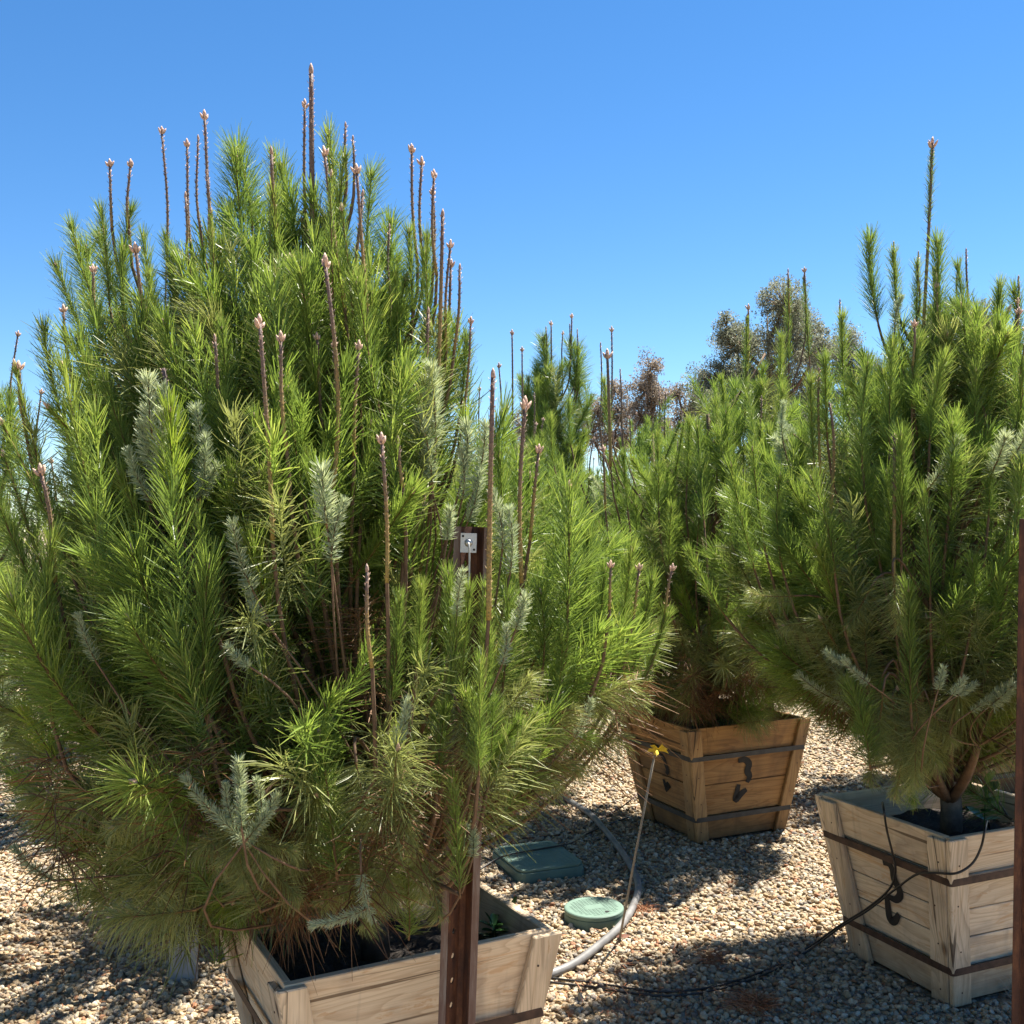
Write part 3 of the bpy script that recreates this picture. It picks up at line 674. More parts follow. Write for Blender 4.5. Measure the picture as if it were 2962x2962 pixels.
# ------------------------------------------------------------------ the large pine in the pale box
X1, Y1 = BOXES[1][0], BOXES[1][1]
T1 = [ex(*a) for a in (
    ('A', (207, 395), (215, 560), 2.60), ('A', (246, 395), (250, 560), 2.62), ('A', (140, 430), (215, 600), 2.70), ('A', (105, 500), (190, 680), 2.65), ('B', (160, 470), (230, 640), 2.75),
    ('S', (398, 400), (430, 640), 2.45), ('S', (360, 460), (385, 660), 2.55), ('A', (312, 450), (330, 600), 2.6), ('A', (280, 520), (320, 690), 2.45), ('A', (420, 460), (450, 640), 2.5),
    ('B', (490, 280), (500, 450), 2.75), ('A', (530, 300), (540, 480), 2.7), ('A', (570, 310), (575, 560), 2.65), ('A', (620, 255), (640, 470), 2.65), ('A', (650, 300), (662, 480), 2.62),
    ('B', (700, 330), (680, 500), 2.65), ('B', (738, 420), (690, 560), 2.65), ('B', (748, 490), (690, 610), 2.68), ('B', (445, 300), (475, 480), 2.72), ('B', (435, 400), (480, 560), 2.75), ('B', (520, 380), (530, 540), 2.8),
    ('A', (783, 440), (785, 620), 2.55), ('A', (800, 455), (800, 660), 2.6), ('A', (820, 480), (815, 660), 2.52), ('A', (765, 520), (760, 700), 2.5), ('A', (842, 600), (832, 760), 2.5), ('A', (880, 640), (860, 800), 2.55),
    ('S', (625, 330), (650, 640), 2.40), ('S', (678, 390), (700, 760), 2.38), ('A', (550, 500), (555, 680), 2.40), ('A', (600, 600), (610, 780), 2.38), ('A', (730, 560), (725, 760), 2.45), ('A', (640, 520), (650, 700), 2.45),
    ('A', (500, 790), (515, 1020), 2.18), ('A', (545, 740), (590, 980), 2.22), ('A', (700, 800), (690, 980), 2.3), ('A', (780, 850), (768, 1075), 2.28), ('A', (580, 860), (600, 1000), 2.25),
    ('A', (372, 970), (420, 1180), 2.08), ('A', (395, 1070), (432, 1420), 2.02), ('A', (300, 1080), (390, 1300), 2.10), ('S', (30, 690), (130, 1010), 2.35), ('S', (5, 800), (185, 1140), 2.25), ('A', (-10, 930), (110, 1180), 2.25),
    ('A', (225, 895), (310, 1120), 2.25), ('A', (150, 640), (230, 860), 2.4), ('A', (80, 620), (160, 830), 2.5), ('A', (260, 640), (320, 850), 2.4), ('A', (200, 720), (280, 930), 2.35), ('A', (420, 620), (450, 820), 2.3), ('B', (420, 760), (470, 920), 2.25),
    ('B', (620, 1385), (640, 1600), 2.02), ('A', (902, 1250), (900, 1410), 1.98), ('A', (852, 1475), (862, 1650), 1.98), ('A', (795, 1110), (780, 1260), 2.05), ('A', (755, 1130), (730, 1310), 2.08), ('A', (975, 1365), (885, 1470), 2.05, .1),
    ('A', (845, 1085), (830, 1230), 2.05), ('A', (1110, 1010), (1085, 1260), 2.45), ('A', (1190, 1040), (1150, 1250), 2.5), ('A', (1140, 1080), (1110, 1290), 2.42), ('A', (1230, 1095), (1175, 1300), 2.55), ('A', (1258, 1160), (1190, 1310), 2.55),
    ('O', (1205, 1320), (1090, 1330), 2.5, -.05), ('O', (1170, 1395), (1040, 1390), 2.48, -.08), ('O', (1180, 1290), (1050, 1340), 2.42), ('O', (1090, 1450), (980, 1400), 2.4), ('B', (1060, 1200), (1020, 1330), 2.3), ('O', (1000, 1280), (930, 1360), 2.15), ('B', (960, 1130), (940, 1280), 2.2), ('B', (1020, 1120), (1000, 1280), 2.3),
    ('O', (450, 1610), (510, 1740), 1.98), ('O', (215, 1730), (400, 1700), 2.05), ('O', (60, 1500), (250, 1480), 2.25), ('J', (25, 1600), (130, 1650), 2.3), ('B', (165, 1320), (245, 1430), 2.2), ('Y', (45, 1340), (130, 1440), 2.3), ('Y', (35, 1480), (150, 1540), 2.3), ('O', (215, 1560), (350, 1480), 2.1), ('O', (560, 1690), (480, 1600), 2.0), ('O', (700, 1560), (680, 1430), 2.0), ('O', (780, 1600), (760, 1480), 2.0),
    ('J', (285, 715), (340, 900), 2.3), ('J', (345, 735), (350, 900), 2.3), ('J', (385, 825), (355, 940), 2.28), ('J', (410, 880), (350, 970), 2.28), ('J', (268, 800), (330, 930), 2.3), ('J', (300, 850), (350, 970), 2.27), ('J', (245, 850), (320, 950), 2.3), ('J', (370, 770), (352, 920), 2.32), ('J', (310, 780), (345, 940), 2.27),
    ('J', (820, 700), (835, 850), 2.45), ('J', (855, 695), (850, 850), 2.45), ('J', (880, 800), (850, 930), 2.43), ('J', (870, 850), (845, 960), 2.42), ('J', (790, 775), (830, 900), 2.45), ('J', (905, 890), (865, 980), 2.42), ('J', (840, 780), (842, 920), 2.42), ('J', (915, 800), (870, 920), 2.44), ('J', (800, 840), (835, 940), 2.43),
    ('J', (608, 885), (630, 1060), 2.2), ('J', (650, 945), (655, 1090), 2.2), ('J', (440, 985), (505, 1110), 2.1), ('J', (955, 1180), (925, 1260), 2.1), ('J', (992, 1125), (955, 1230), 2.12), ('J', (450, 1435), (462, 1550), 1.98), ('J', (350, 1468), (440, 1540), 1.98), ('J', (522, 1500), (465, 1560), 1.98), ('J', (405, 1530), (470, 1570), 1.96), ('J', (485, 1470), (470, 1560), 1.99), ('J', (425, 1480), (465, 1560), 1.97), ('J', (505, 1535), (470, 1575), 1.95), ('J', (465, 1500), (468, 1570), 1.93),
    ('J', (890, 1560), (876, 1650), 2.06), ('A', (930, 1110), (925, 1240), 2.08), ('A', (890, 1115), (885, 1260), 2.06), ('A', (868, 1180), (860, 1330), 2.04), ('A', (922, 1200), (912, 1340), 2.06), ('B', (880, 1310), (870, 1430), 2.02), ('B', (840, 1340), (835, 1470), 2.02), ('O', (905, 1450), (880, 1360), 2.02), ('B', (930, 1330), (915, 1450), 2.08), ('O', (1005, 1425), (930, 1380), 2.2), ('O', (1050, 1480), (960, 1425), 2.25), ('O', (955, 1485), (900, 1400), 2.12), ('B', (1105, 1390), (1010, 1390), 2.3), ('B', (1010, 1350), (950, 1420), 2.15), ('O', (1080, 1340), (1000, 1400), 2.25), ('O', (610, 1700), (640, 1610), 2.1), ('O', (550, 1640), (590, 1560), 2.05), ('O', (690, 1745), (700, 1650), 2.12), ('O', (830, 1725), (820, 1620), 2.1), ('B', (760, 1640), (750, 1740), 2.12), ('O', (420, 1630), (455, 1560), 1.95), ('O', (505, 1635), (480, 1560), 1.95), ('O', (462, 1660), (466, 1575), 1.94), ('O', (550, 1605), (490, 1570), 1.96), ('O', (375, 1600), (440, 1560), 1.96), ('B', (330, 1560), (400, 1640), 1.98), ('J', (590, 1745), (680, 1700), 2.0), ('O', (650, 1690), (690, 1600), 2.05), ('O', (740, 1700), (730, 1590), 2.05), ('O', (800, 1690), (790, 1590), 2.08), ('B', (190, 450), (240, 620), 2.66), ('A', (270, 450), (290, 620), 2.62), ('A', (232, 470), (262, 650), 2.56), ('A', (330, 480), (345, 640), 2.6), ('J', (705, 1740), (700, 1650), 2.0), ('J', (880, 1075), (880, 1170), 2.08), ('J', (470, 1120), (520, 1180), 2.1), ('J', (430, 1220), (480, 1250), 2.05), ('J', (150, 1160), (190, 1230), 2.2), ('J', (770, 1320), (740, 1380), 2.0), ('J', (1115, 1320), (1080, 1370), 2.4), ('J', (850, 960), (835, 1060), 2.3), ('J', (930, 930), (920, 1060), 2.35), ('J', (960, 960), (940, 1080), 2.35))]
C1L = [cd(*a) for a in (
    ((587, 140), (590, 420), 2.62, .0074, 1, .66), ((575, 198), (577, 430), 2.64, .0040, 3, .3), ((305, 248), (314, 470), 2.6, .0034, 4, .5), ((353, 272), (364, 500), 2.58, .0036, 4, .45), ((374, 262), (379, 440), 2.6, .0033, 1, .5),
    ((386, 220), (404, 470), 2.5, .0042, 4, .4), ((207, 312), (211, 430), 2.6, .0038, 4, .4), ((246, 312), (243, 430), 2.62, .0038, 4, .4), ((617, 250), (624, 330), 2.66, .0030, 3, .5), ((652, 240), (654, 330), 2.63, .0036, 1, .6), ((666, 265), (668, 340), 2.63, .0034, 1, .6),
    ((612, 288), (650, 580), 2.42, .0042, 3, .05), ((673, 322), (692, 580), 2.4, .0042, 4, .05), ((513, 350), (514, 540), 2.55, .0036, 4, .2), ((777, 283), (788, 500), 2.56, .0040, 4, .3), ((796, 307), (799, 500), 2.6, .0040, 4, .3), ((819, 332), (824, 520), 2.52, .0040, 3, .3), ((817, 365), (818, 500), 2.56, .0036, 3, .3),
    ((835, 408), (826, 720), 2.44, .0052, 1, .0), ((850, 463), (842, 660), 2.5, .0036, 3, .2), ((867, 508), (857, 660), 2.5, .0038, 1, .3), ((888, 607), (874, 780), 2.52, .0032, 3, .2), ((547, 497), (549, 580), 2.42, .0052, 4, .2), ((613, 495), (628, 920), 2.3, .0050, 3, .0), ((576, 565), (585, 640), 2.4, .0045, 4, .3),
    ((490, 610), (514, 1020), 2.18, .0048, 3, .0), ((530, 640), (541, 850), 2.25, .0042, 3, .0), ((308, 695), (348, 950), 2.28, .0058, 0, .55), ((720, 832), (730, 1100), 2.15, .0042, 4, .0), ((930, 712), (922, 1170), 2.12, .0056, 1, .0), ((991, 765), (984, 1100), 2.4, .0052, 3, .0), ((1016, 852), (1000, 1020), 2.45, .004, 3, .0),
    ((808, 592), (804, 790), 2.4, .0044, 1, .0), ((677, 655), (668, 860), 2.35, .0038, 4, .0), ((752, 835), (760, 920), 2.3, .0036, 1, .1), ((693, 1080), (702, 1260), 2.06, .0042, 1, .0), ((797, 838), (792, 930), 2.4, .0050, 0, .55), ((629, 655), (632, 760), 2.3, .0036, 3, .1), ((598, 640), (602, 720), 2.34, .0036, 3, .1), ((735, 430), (737, 560), 2.6, .003, 1, .5), ((350, 372), (352, 470), 2.52, .0036, 1, .3), ((390, 330), (394, 440), 2.5, .0042, 1, .4), ((120, 588), (124, 650), 2.5, .004, 3, .2), ((36, 697), (42, 780), 2.35, .0045, 4, .1), ((280, 575), (284, 640), 2.45, .0036, 1, .2), ((176, 512), (180, 590), 2.55, .004, 4, .2), ((1152, 1070), (1150, 1150), 2.45, .0036, 3, .0), ((1268, 1075), (1255, 1160), 2.55, .0036, 3, .0), ((1205, 1075), (1196, 1160), 2.5, .0036, 3, .0))]
env1 = [(.60, .30, -.78, 2.66), (.68, .42, -.70, 2.62), (.80, .56, -.58, 2.62), (.95, .72, -.49, 2.64), (1.1, .82, -.43, 2.66), (1.35, .80, -.46, 2.66), (1.6, .70, -.55, 2.66), (1.87, .53, -.60, 2.66), (2.05, .38, -.59, 2.66), (2.2, .24, -.54, 2.67), (2.28, .14, -.50, 2.67)]
def clear_of_post(tip, d):
    for t in (0, .12, .24):
        p = tip - d * t
        if p[1] < 2.42 and abs(p[0] + .085) < .125 and 1.24 < p[2] < 1.54: return True
        if p[0] > -.02 and p[2] < .82: return True
        if p[0] > .20 and p[2] < 1.05: return True
        if p[1] < 2.35 and p[2] < .66: return True
    return False
build_pine('potted_pine', 'large bushy pine with many tall bare candles in the pale box behind the post', (X1, Y1), .43, [(.40, X1, Y1), (1.0, X1 - .05, Y1), (1.7, -.46, Y1), (2.25, -.50, 2.66)], env1, max(40, 300 - len(T1) - 9), 7, T1, C1L, 9, .035, juv=0.0, lower_old=.62, n_limbs=46, fill=790, keep_clear=clear_of_post)

# ------------------------------------------------------------------ pine in the box with drip tubes
X3, Y3 = BOXES[3][0], BOXES[3][1]
T3 = [ex(*a) for a in (
    ('A', (1640, 455), (1682, 640), 3.5), ('A', (1765, 460), (1742, 650), 3.45), ('A', (1692, 480), (1698, 620), 3.55), ('A', (1735, 500), (1738, 640), 3.6), ('A', (1823, 500), (1832, 640), 3.6), ('A', (1886, 540), (1868, 700), 3.5), ('A', (1915, 550), (1905, 720), 3.55),
    ('A', (1590, 600), (1600, 760), 3.6), ('A', (1690, 650), (1690, 830), 3.25), ('A', (1560, 680), (1570, 860), 3.3), ('A', (1530, 720), (1545, 900), 3.3), ('A', (1640, 690), (1650, 880), 3.2), ('A', (1780, 680), (1770, 870), 3.25), ('A', (1840, 700), (1820, 880), 3.3),
    ('A', (1740, 640), (1735, 800), 3.3), ('A', (1420, 850), (1450, 1020), 3.3), ('A', (1380, 880), (1430, 1060), 3.35), ('A', (1300, 1040), (1380, 1150), 3.4), ('B', (1470, 900), (1500, 1040), 3.2), ('B', (1600, 900), (1610, 1050), 3.1), ('A', (1780, 930), (1780, 1130), 3.05), ('A', (1860, 860), (1850, 1000), 3.1), ('A', (1730, 1115), (1732, 1320), 2.98), ('B', (1835, 1060), (1810, 1180), 3.0),
    ('B', (1660, 1300), (1670, 1450), 2.98), ('O', (1700, 1430), (1690, 1320), 3.02), ('O', (1690, 1500), (1700, 1390), 3.05), ('O', (1765, 1440), (1748, 1330), 3.02), ('B', (1615, 1370), (1655, 1280), 3.05), ('O', (1795, 1400), (1765, 1310), 3.05), ('B', (1730, 1500), (1725, 1400), 3.1), ('O', (1640, 1470), (1660, 1370), 3.1), ('O', (1745, 1390), (1740, 1300), 3.0), ('O', (1730, 1480), (1735, 1370), 3.0), ('O', (1650, 1420), (1660, 1300), 3.0), ('J', (1780, 1260), (1760, 1330), 3.0), ('J', (1820, 1280), (1780, 1330), 3.0), ('J', (1880, 1300), (1830, 1330), 3.1), ('J', (1590, 1240), (1650, 1280), 3.1), ('J', (1840, 1290), (1790, 1320), 3.05), ('J', (1560, 1230), (1620, 1270), 3.12), ('O', (1480, 1180), (1560, 1150), 3.2), ('O', (1420, 1120), (1500, 1110), 3.2), ('O', (1600, 1180), (1640, 1100), 3.1), ('O', (1700, 1180), (1690, 1080), 3.05), ('B', (1930, 880), (1910, 1010), 3.0), ('J', (1700, 560), (1705, 640), 3.6), ('J', (1480, 760), (1490, 830), 3.7))]
C3L = [cd(*a) for a in (((1759, 270), (1740, 660), 3.5, .0058, 4, .25), ((1686, 462), (1690, 560), 3.55, .0036, 1, .4), ((1823, 475), (1826, 560), 3.6, .0036, 1, .5), ((1807, 510), (1808, 600), 3.65, .0036, 1, .4), ((1921, 528), (1915, 620), 3.55, .0042, 1, .5), ((1733, 480), (1736, 560), 3.6, .0034, 1, .4), ((1585, 570), (1588, 660), 3.7, .0034, 1, .4), ((1725, 615), (1722, 690), 3.3, .0045, 4, .2), ((1545, 700), (1548, 900), 3.3, .0042, 1, .0), ((1688, 820), (1686, 1100), 3.1, .0060, 0, .0), ((1565, 760), (1568, 960), 3.28, .0050, 0, .0), ((1920, 570), (1916, 660), 3.5, .0036, 3, .3))]
_l0, _l1 = C3L[0][0], C3L[0][1]; _ld = (_l1 - _l0) / np.linalg.norm(_l1 - _l0)
T3.append(('SX', _l1 - _ld * .025, _ld, .62))
LIB['SX'] = [shoot_mesh('shoot_leader', 71, 'adult', .40, 420, .052, 40, 24, curv=0.0, w=.0020, tip=.5, bud=False)]
env3 = [(.70, .26, 1.46, 3.66), (.84, .42, 1.36, 3.54), (.95, .58, 1.40, 3.54), (1.1, .70, 1.42, 3.55), (1.35, .74, 1.42, 3.55), (1.6, .66, 1.42, 3.56), (1.85, .48, 1.44, 3.58), (2.05, .28, 1.46, 3.56), (2.18, .14, 1.44, 3.55)]
build_pine('potted_pine', 'dense pine with one tall spiky leader in the box with drip tubes', (X3, Y3), .43, [(.40, X3, Y3), (1.2, X3 - .02, Y3), (2.3, 1.40, 3.52)], env3, 190, 17, T3, C3L, 6, .032, 'white_bark', juv=.05, lower_old=.55, n_limbs=36, fill=430)

# ------------------------------------------------------------------ pine in the brown box
X2, Y2 = BOXES[2][0], BOXES[2][1]
T2 = [ex(*a) for a in (('S', (1519, 525), (1530, 690), 5.6), ('S', (1489, 530), (1495, 690), 5.5), ('S', (1412, 600), (1408, 790), 5.2), ('A', (1470, 640), (1470, 760), 5.3), ('A', (1380, 720), (1385, 840), 5.1), ('A', (1440, 700), (1440, 830), 5.2), ('A', (1350, 760), (1350, 880), 5.0), ('A', (1148, 720), (1155, 840), 5.2), ('A', (1075, 760), (1090, 860), 5.1), ('A', (1040, 790), (1060, 900), 5.1), ('A', (1240, 820), (1240, 940), 4.8), ('A', (1300, 800), (1290, 930), 4.9), ('A', (1180, 860), (1190, 980), 4.75), ('A', (1330, 880), (1320, 1000), 4.8), ('A', (1270, 960), (1270, 1080), 4.65), ('O', (1360, 1260), (1370, 1180), 4.75), ('O', (1300, 1270), (1320, 1190), 4.8), ('Y', (1380, 1190), (1380, 1260), 4.75))]
C2L = [cd(*a) for a in (((1518, 512), (1521, 590), 5.6, .0055, 4, .2), ((1487, 514), (1489, 590), 5.5, .0055, 1, .2), ((1412, 582), (1412, 680), 5.2, .0055, 3, .1), ((1146, 672), (1152, 880), 4.9, .0085, 4, .0), ((1154, 622), (1153, 800), 5.4, .0050, 3, .5), ((1133, 650), (1132, 800), 5.5, .0045, 1, .6), ((1243, 735), (1240, 840), 5.5, .0045, 1, .4), ((1138, 850), (1142, 960), 4.75, .006, 4, .0), ((1170, 700), (1172, 790), 5.8, .0045, 1, .6), ((1256, 745), (1254, 830), 5.6, .0045, 3, .4))]
env2 = [(.58, .42, .92, 5.15), (.8, .62, .93, 5.2), (1.1, .72, .95, 5.25), (1.4, .72, .95, 5.27), (1.7, .62, 1.0, 5.27), (1.95, .45, 1.08, 5.3), (2.15, .28, 1.15, 5.35)]
build_pine('potted_pine', 'green pine growing in the brown box marked with a black 2', (X2, Y2), .44, [(.41, X2, Y2), (2.0, X2 + .02, Y2)], env2, 170, 27, T2, C2L, 6, .03, juv=.06, n_limbs=28, fill=300)

def env_at(x, y, top=2.2, r=.72, lean=0.0):
    return [(.56, r * .6, x, y), (.85, r * .9, x, y), (1.15, r, x, y), (1.5, r * .95, x, y), (1.8, r * .75, x + lean, y), (top - .15, r * .42, x + lean, y), (top, r * .18, x + lean, y)]
XN, YN = .02, 5.95
CN = [cd(*a) for a in (((966, 628), (967, 800), 5.9, .0055, 4, .5), ((985, 660), (987, 800), 5.9, .005, 3, .4), ((941, 690), (938, 860), 5.8, .005, 4, .3), ((1008, 745), (1006, 830), 5.9, .004, 1, .4), ((905, 735), (905, 830), 6.0, .0045, 3, .5))]
build_pine('potted_pine', 'pine between the large pine and the pine in the brown box', (XN, YN), 0.0, [(0, XN, YN), (1.9, XN, YN)], env_at(XN, YN, 2.0, .75), 120, 77, (), CN, 5, .03, juv=.08, n_limbs=22, fill=170)
build_pine('potted_pine', 'pine in the shaded brown box behind the pine with the spiky leader', (2.55, 5.95), .44, [(.41, 2.55, 5.95), (2.1, 2.6, 5.95)], env_at(2.55, 5.95, 2.25, .75), 150, 37, (), (), 10, .03, juv=.10, n_limbs=24, fill=150)
XL, YL = -2.22, 3.62
build_pine('potted_pine', 'grey green pine beside the large pine on the side away from the rusty post', (XL, YL), .43, [(.41, XL, YL), (2.1, XL + .05, YL)], env_at(XL, YL, 2.42, .80), 150, 47, (), (), 8, .03, juv=.14, n_limbs=24, fill=190)
XH, YH = -.97, 4.15
build_pine('potted_pine', 'pine hidden for the most part behind the large pine', (XH, YH), .43, [(.41, XH, YH), (2.1, XH, YH)], env_at(XH, YH, 2.1, .75), 110, 57, (), (), 6, .03, juv=.06, n_limbs=20)
def copy_crate(src, x, y, r, label, group=None):
    c = copy_tree(src); c.location = (x, y, 0); c.rotation_euler = (0, 0, r); c['label'] = label
    if group: c['group'] = group
    return c
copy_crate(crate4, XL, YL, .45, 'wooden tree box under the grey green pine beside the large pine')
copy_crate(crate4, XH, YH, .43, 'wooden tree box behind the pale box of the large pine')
# tall dark pine with a bare lower trunk
XD, YD = .30, 7.0
TD = [ex(*a) for a in (('B', (1025, 640), (1040, 740), 7.0), ('B', (1045, 650), (1050, 740), 7.0), ('B', (1075, 650), (1068, 740), 7.0), ('B', (1090, 660), (1076, 750), 7.0), ('B', (1015, 690), (1040, 760), 7.0), ('A', (1060, 690), (1056, 790), 6.9), ('B', (1040, 700), (1050, 780), 6.9), ('B', (1090, 700), (1070, 780), 7.1))]
CDL = [cd(*a) for a in (((1079, 598), (1076, 700), 7.0, .006, 3, .6), ((1040, 612), (1041, 700), 7.0, .006, 3, .6), ((1030, 620), (1031, 700), 7.0, .005, 1, .6), ((1062, 630), (1061, 700), 7.0, .005, 3, .6), ((1089, 625), (1088, 700), 7.0, .005, 1, .6), ((1075, 615), (1075, 700), 7.0, .005, 1, .6))]
build_pine('potted_pine', 'tall dark pine with a rounded tuft on a bare trunk rising from the rows', (XD, YD), 0.0, [(0, XD, YD), (1.4, XD - .02, YD), (2.3, XD - .04, YD)], [(1.15, .5, XD, YD), (1.5, .45, XD, YD), (1.8, .20, XD, YD), (2.0, .22, XD - .02, YD), (2.4, .26, XD - .02, YD), (2.55, .12, XD - .02, YD)], 90, 67, TD, CDL, 0, .04, juv=.05, n_limbs=16, fill=130)

# ------------------------------------------------------------------ the rows of pines behind
def far_crown(seed, top, r, n=185):
    rng = random.Random(seed); nr = np.random.default_rng(seed); E_ = np.array(env_at(0, 0, top, r)); m = MB(); V_ = []; T_ = []
    tw = MB()
    for i in range(n):
        z = rng.uniform(.5, top); R = float(np.interp(z, E_[:, 0], E_[:, 1])); f = (z - .5) / (top - .5)
        ph = rng.uniform(0, 6.283); rho = 1 - .6 * rng.random() ** 2; out = np.array([math.cos(ph), math.sin(ph), 0])
        tip = out * R * rho + UP * z; el = math.radians(np.interp(f, [0, .3, .7, 1], [0, 35, 62, 84]) + rng.gauss(0, 13))
        d = out * math.cos(el) + UP * math.sin(el) + np.array([rng.gauss(0, .1), rng.gauss(0, .1), 0]); d /= np.linalg.norm(d)
        L = rng.uniform(.28, .45); jv = rng.random() < .07 and f < .8
        c, V, tone = shoot_geo(nr, L, 125 if not jv else 110, rng.uniform(.065, .09) if not jv else .04, 42, 20, curv=.1, w=.0042)
        x, y, zz = frame(d, rng.uniform(-.4, .4)); Rm = np.stack([x, y, zz], 1); b = tip - d * L
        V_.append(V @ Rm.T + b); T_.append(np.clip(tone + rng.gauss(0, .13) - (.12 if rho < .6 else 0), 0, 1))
        tw.tube([b, b + (b * 0 + np.array([0, 0, max(.3, b[2] - .3)]) - b) * .5 - UP * .05, [0, 0, max(.3, b[2] - .35)]], [.004, .006, .009], 4, 1, False, .2)
        if rng.random() < .24 and f > .5:
            ln = rng.uniform(.1, .32); dd = np.array([d[0] * .2, d[1] * .2, 1]); candle_geo(tw, tip - dd * .04, tip + dd * ln, rng.uniform(.004, .006), rng, rng.choice([1, 3]), .3, knobs=False, sides=5)
    V = np.concatenate(V_); T = np.concatenate(T_); nn = len(V)
    me = bpy.data.meshes.new('crown')
    fv = (NQ[None] + (np.arange(nn) * 6)[:, None, None]).reshape(-1, 4)
    me.from_pydata(V.reshape(-1, 3).tolist(), [], fv.tolist()); me.materials.append(M['far'])
    at = me.attributes.new('tone', 'FLOAT', 'FACE'); at.data.foreach_set('value', np.repeat(T, 2).astype(np.float32))
    tw.tube([(0, 0, 0), (.01, 0, top * .5), (0, 0, top - .1)], [.035, .025, .008], 7, 1, True, .2)
    return me, tw
CROWNS = []
for q, (top, r) in enumerate(((2.15, .75), (2.3, .7), (2.0, .8), (2.25, .85), (2.1, .65))):
    me, tw = far_crown(300 + q, top, r)
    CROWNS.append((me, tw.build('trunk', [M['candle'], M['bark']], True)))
rng = random.Random(5)
A_ = np.array([.913, .408]) * 1.95; B2 = np.array([-.408, .913]) * 1.82; O2 = np.array([.948, 5.27]); cnt = 0
for k in range(1, 10):
    for i in range(-9, 10):
        p = O2 + A_ * i + B2 * k + np.array([rng.uniform(-.22, .22), rng.uniform(-.22, .22)])
        if p[1] < 5.2 or p[1] > 19 or abs(p[0]) > .50 * p[1] + .9 or np.hypot(p[0] - XD, p[1] - YD) < .9 or np.hypot(p[0] - XN, p[1] - YN) < 1.0: continue
        if k == 1 and p[0] < -2.2 and p[1] < 6.4: continue
        cm, tm = CROWNS[(cnt * 3 + k) % 5]
        e = tag(empty('potted_pine', (p[0], p[1], 0), rng.uniform(0, 6.28)), 'young pine in the crowded rows behind the boxed pines', 'pine tree', 'pines in the rows behind')
        s = rng.uniform(.9, 1.1); e.scale = (s, s, s * rng.uniform(.95, 1.07))
        link('trunk', tm, e); link('crown', cm, e); cnt += 1

# ------------------------------------------------------------------ far broadleaved trees
def far_tree(label, u, vtop, wpx, Y, seed, mat, lobes, trunk=True, vbase=1300):
    """lobes: list of (du, v, ru, rv) in photo pixels, turned into metres at distance Y"""
    rng = random.Random(seed); nr = np.random.default_rng(seed)
    b = at_y(u, 1450, Y); root = tag(empty('broadleaved_tree', (b[0], Y, 0)), label, 'tree', 'far broadleaved trees')
    s = Y / F; zc = lambda v: CAM_H + (1450 - v) * s
    V = []; T = []; br = MB(); top = zc(vtop)
    br.tube([(0, 0, 0), (.1, .05, top * .3), (.05, 0, top * .62), (0, 0, top * .9)], [top * .022, top * .018, top * .011, .02], 7)
    for (du, v, ru, rv) in lobes:
        c = np.array([du * s, rng.uniform(-.5, .5) * wpx * s * .5, zc(v)]); R = np.array([ru * s, ru * s * .9, rv * s])
        st = np.array([0, 0, max(1.0, c[2] - abs(c[0]) * 1.0 - R[2] * .8)]); br.tube([st, st + (c - st) * .55 + np.array([0, 0, -.15]), c], [top * .010, top * .007, .03], 6)
        ncl = max(8, int(50 * ru * rv / 3600))
        for q in range(ncl):
            d = nr.normal(0, 1, 3); d /= np.linalg.norm(d); pc = c + d * R * (.30 + .85 * rng.random() ** .8)
            cr = rng.uniform(.2, .42) * (Y / 42); n = 90
            br.tube([c + (pc - c) * .2, pc], [.025, .01], 4, 0, False)
            p = pc + np.clip(nr.normal(0, 1, (n, 3)), -1.5, 1.5) * np.array([cr, cr, cr * .8]) * .52
            ax = nr.normal(0, 1, (n, 3)) + np.array([0, 0, -.8]); ax /= np.linalg.norm(ax, axis=1)[:, None]
            sd = np.cross(ax, nr.normal(0, 1, (n, 3))); sd /= np.linalg.norm(sd, axis=1)[:, None]
            ll = (.028 + .036 * nr.random(n))[:, None] * (Y / 42); 
            V.append(np.stack([p - ax * ll, p + sd * ll * .42, p + ax * ll, p - sd * ll * .42], 1)); T.append(np.clip(.5 + rng.gauss(0, .22) + nr.normal(0, .15, n), 0, 1))
    V = np.concatenate(V); T = np.concatenate(T); me = bpy.data.meshes.new('crown')
    me.from_pydata(V.reshape(-1, 3).tolist(), [], np.arange(len(V) * 4).reshape(-1, 4).tolist()); me.materials.append(M[mat])
    at = me.attributes.new('tone', 'FLOAT', 'FACE'); at.data.foreach_set('value', T.astype(np.float32))
    link('crown', me, root); link('trunk', br.build('trunk', M['bark'], True), root)
far_tree('tallest grey olive tree with open stepped crown beyond the pines', 2230, 785, 420, 42, 1, 'euc', [(30, 850, 70, 75), (110, 880, 60, 60), (-70, 940, 85, 80), (50, 960, 90, 80), (150, 970, 60, 70), (-150, 1040, 75, 70), (-60, 1060, 95, 75), (50, 1070, 95, 80), (150, 1080, 60, 70), (-110, 890, 28, 40), (-170, 1130, 70, 60), (-70, 1160, 90, 60), (60, 1180, 90, 60)])
far_tree('small dark grey tree right beside the tallest olive tree', 2470, 893, 120, 46, 2, 'euc', [(0, 950, 45, 55), (-20, 1020, 55, 60), (30, 1050, 50, 60), (0, 1120, 60, 60)])
far_tree('slim pinkish brown tree with pointed crown beyond the pines', 1888, 974, 110, 42, 3, 'euc_brown', [(0, 1015, 30, 42), (-15, 1075, 42, 48), (15, 1100, 45, 45), (-25, 1150, 40, 45), (20, 1180, 45, 50), (0, 1240, 45, 50)])
far_tree('thin sparse brown tree beside the slim pointed tree', 1985, 1045, 100, 46, 4, 'euc_brown', [(-20, 1090, 24, 42), (30, 1100, 20, 40), (-15, 1160, 30, 50), (35, 1180, 28, 50), (10, 1240, 50, 50)])
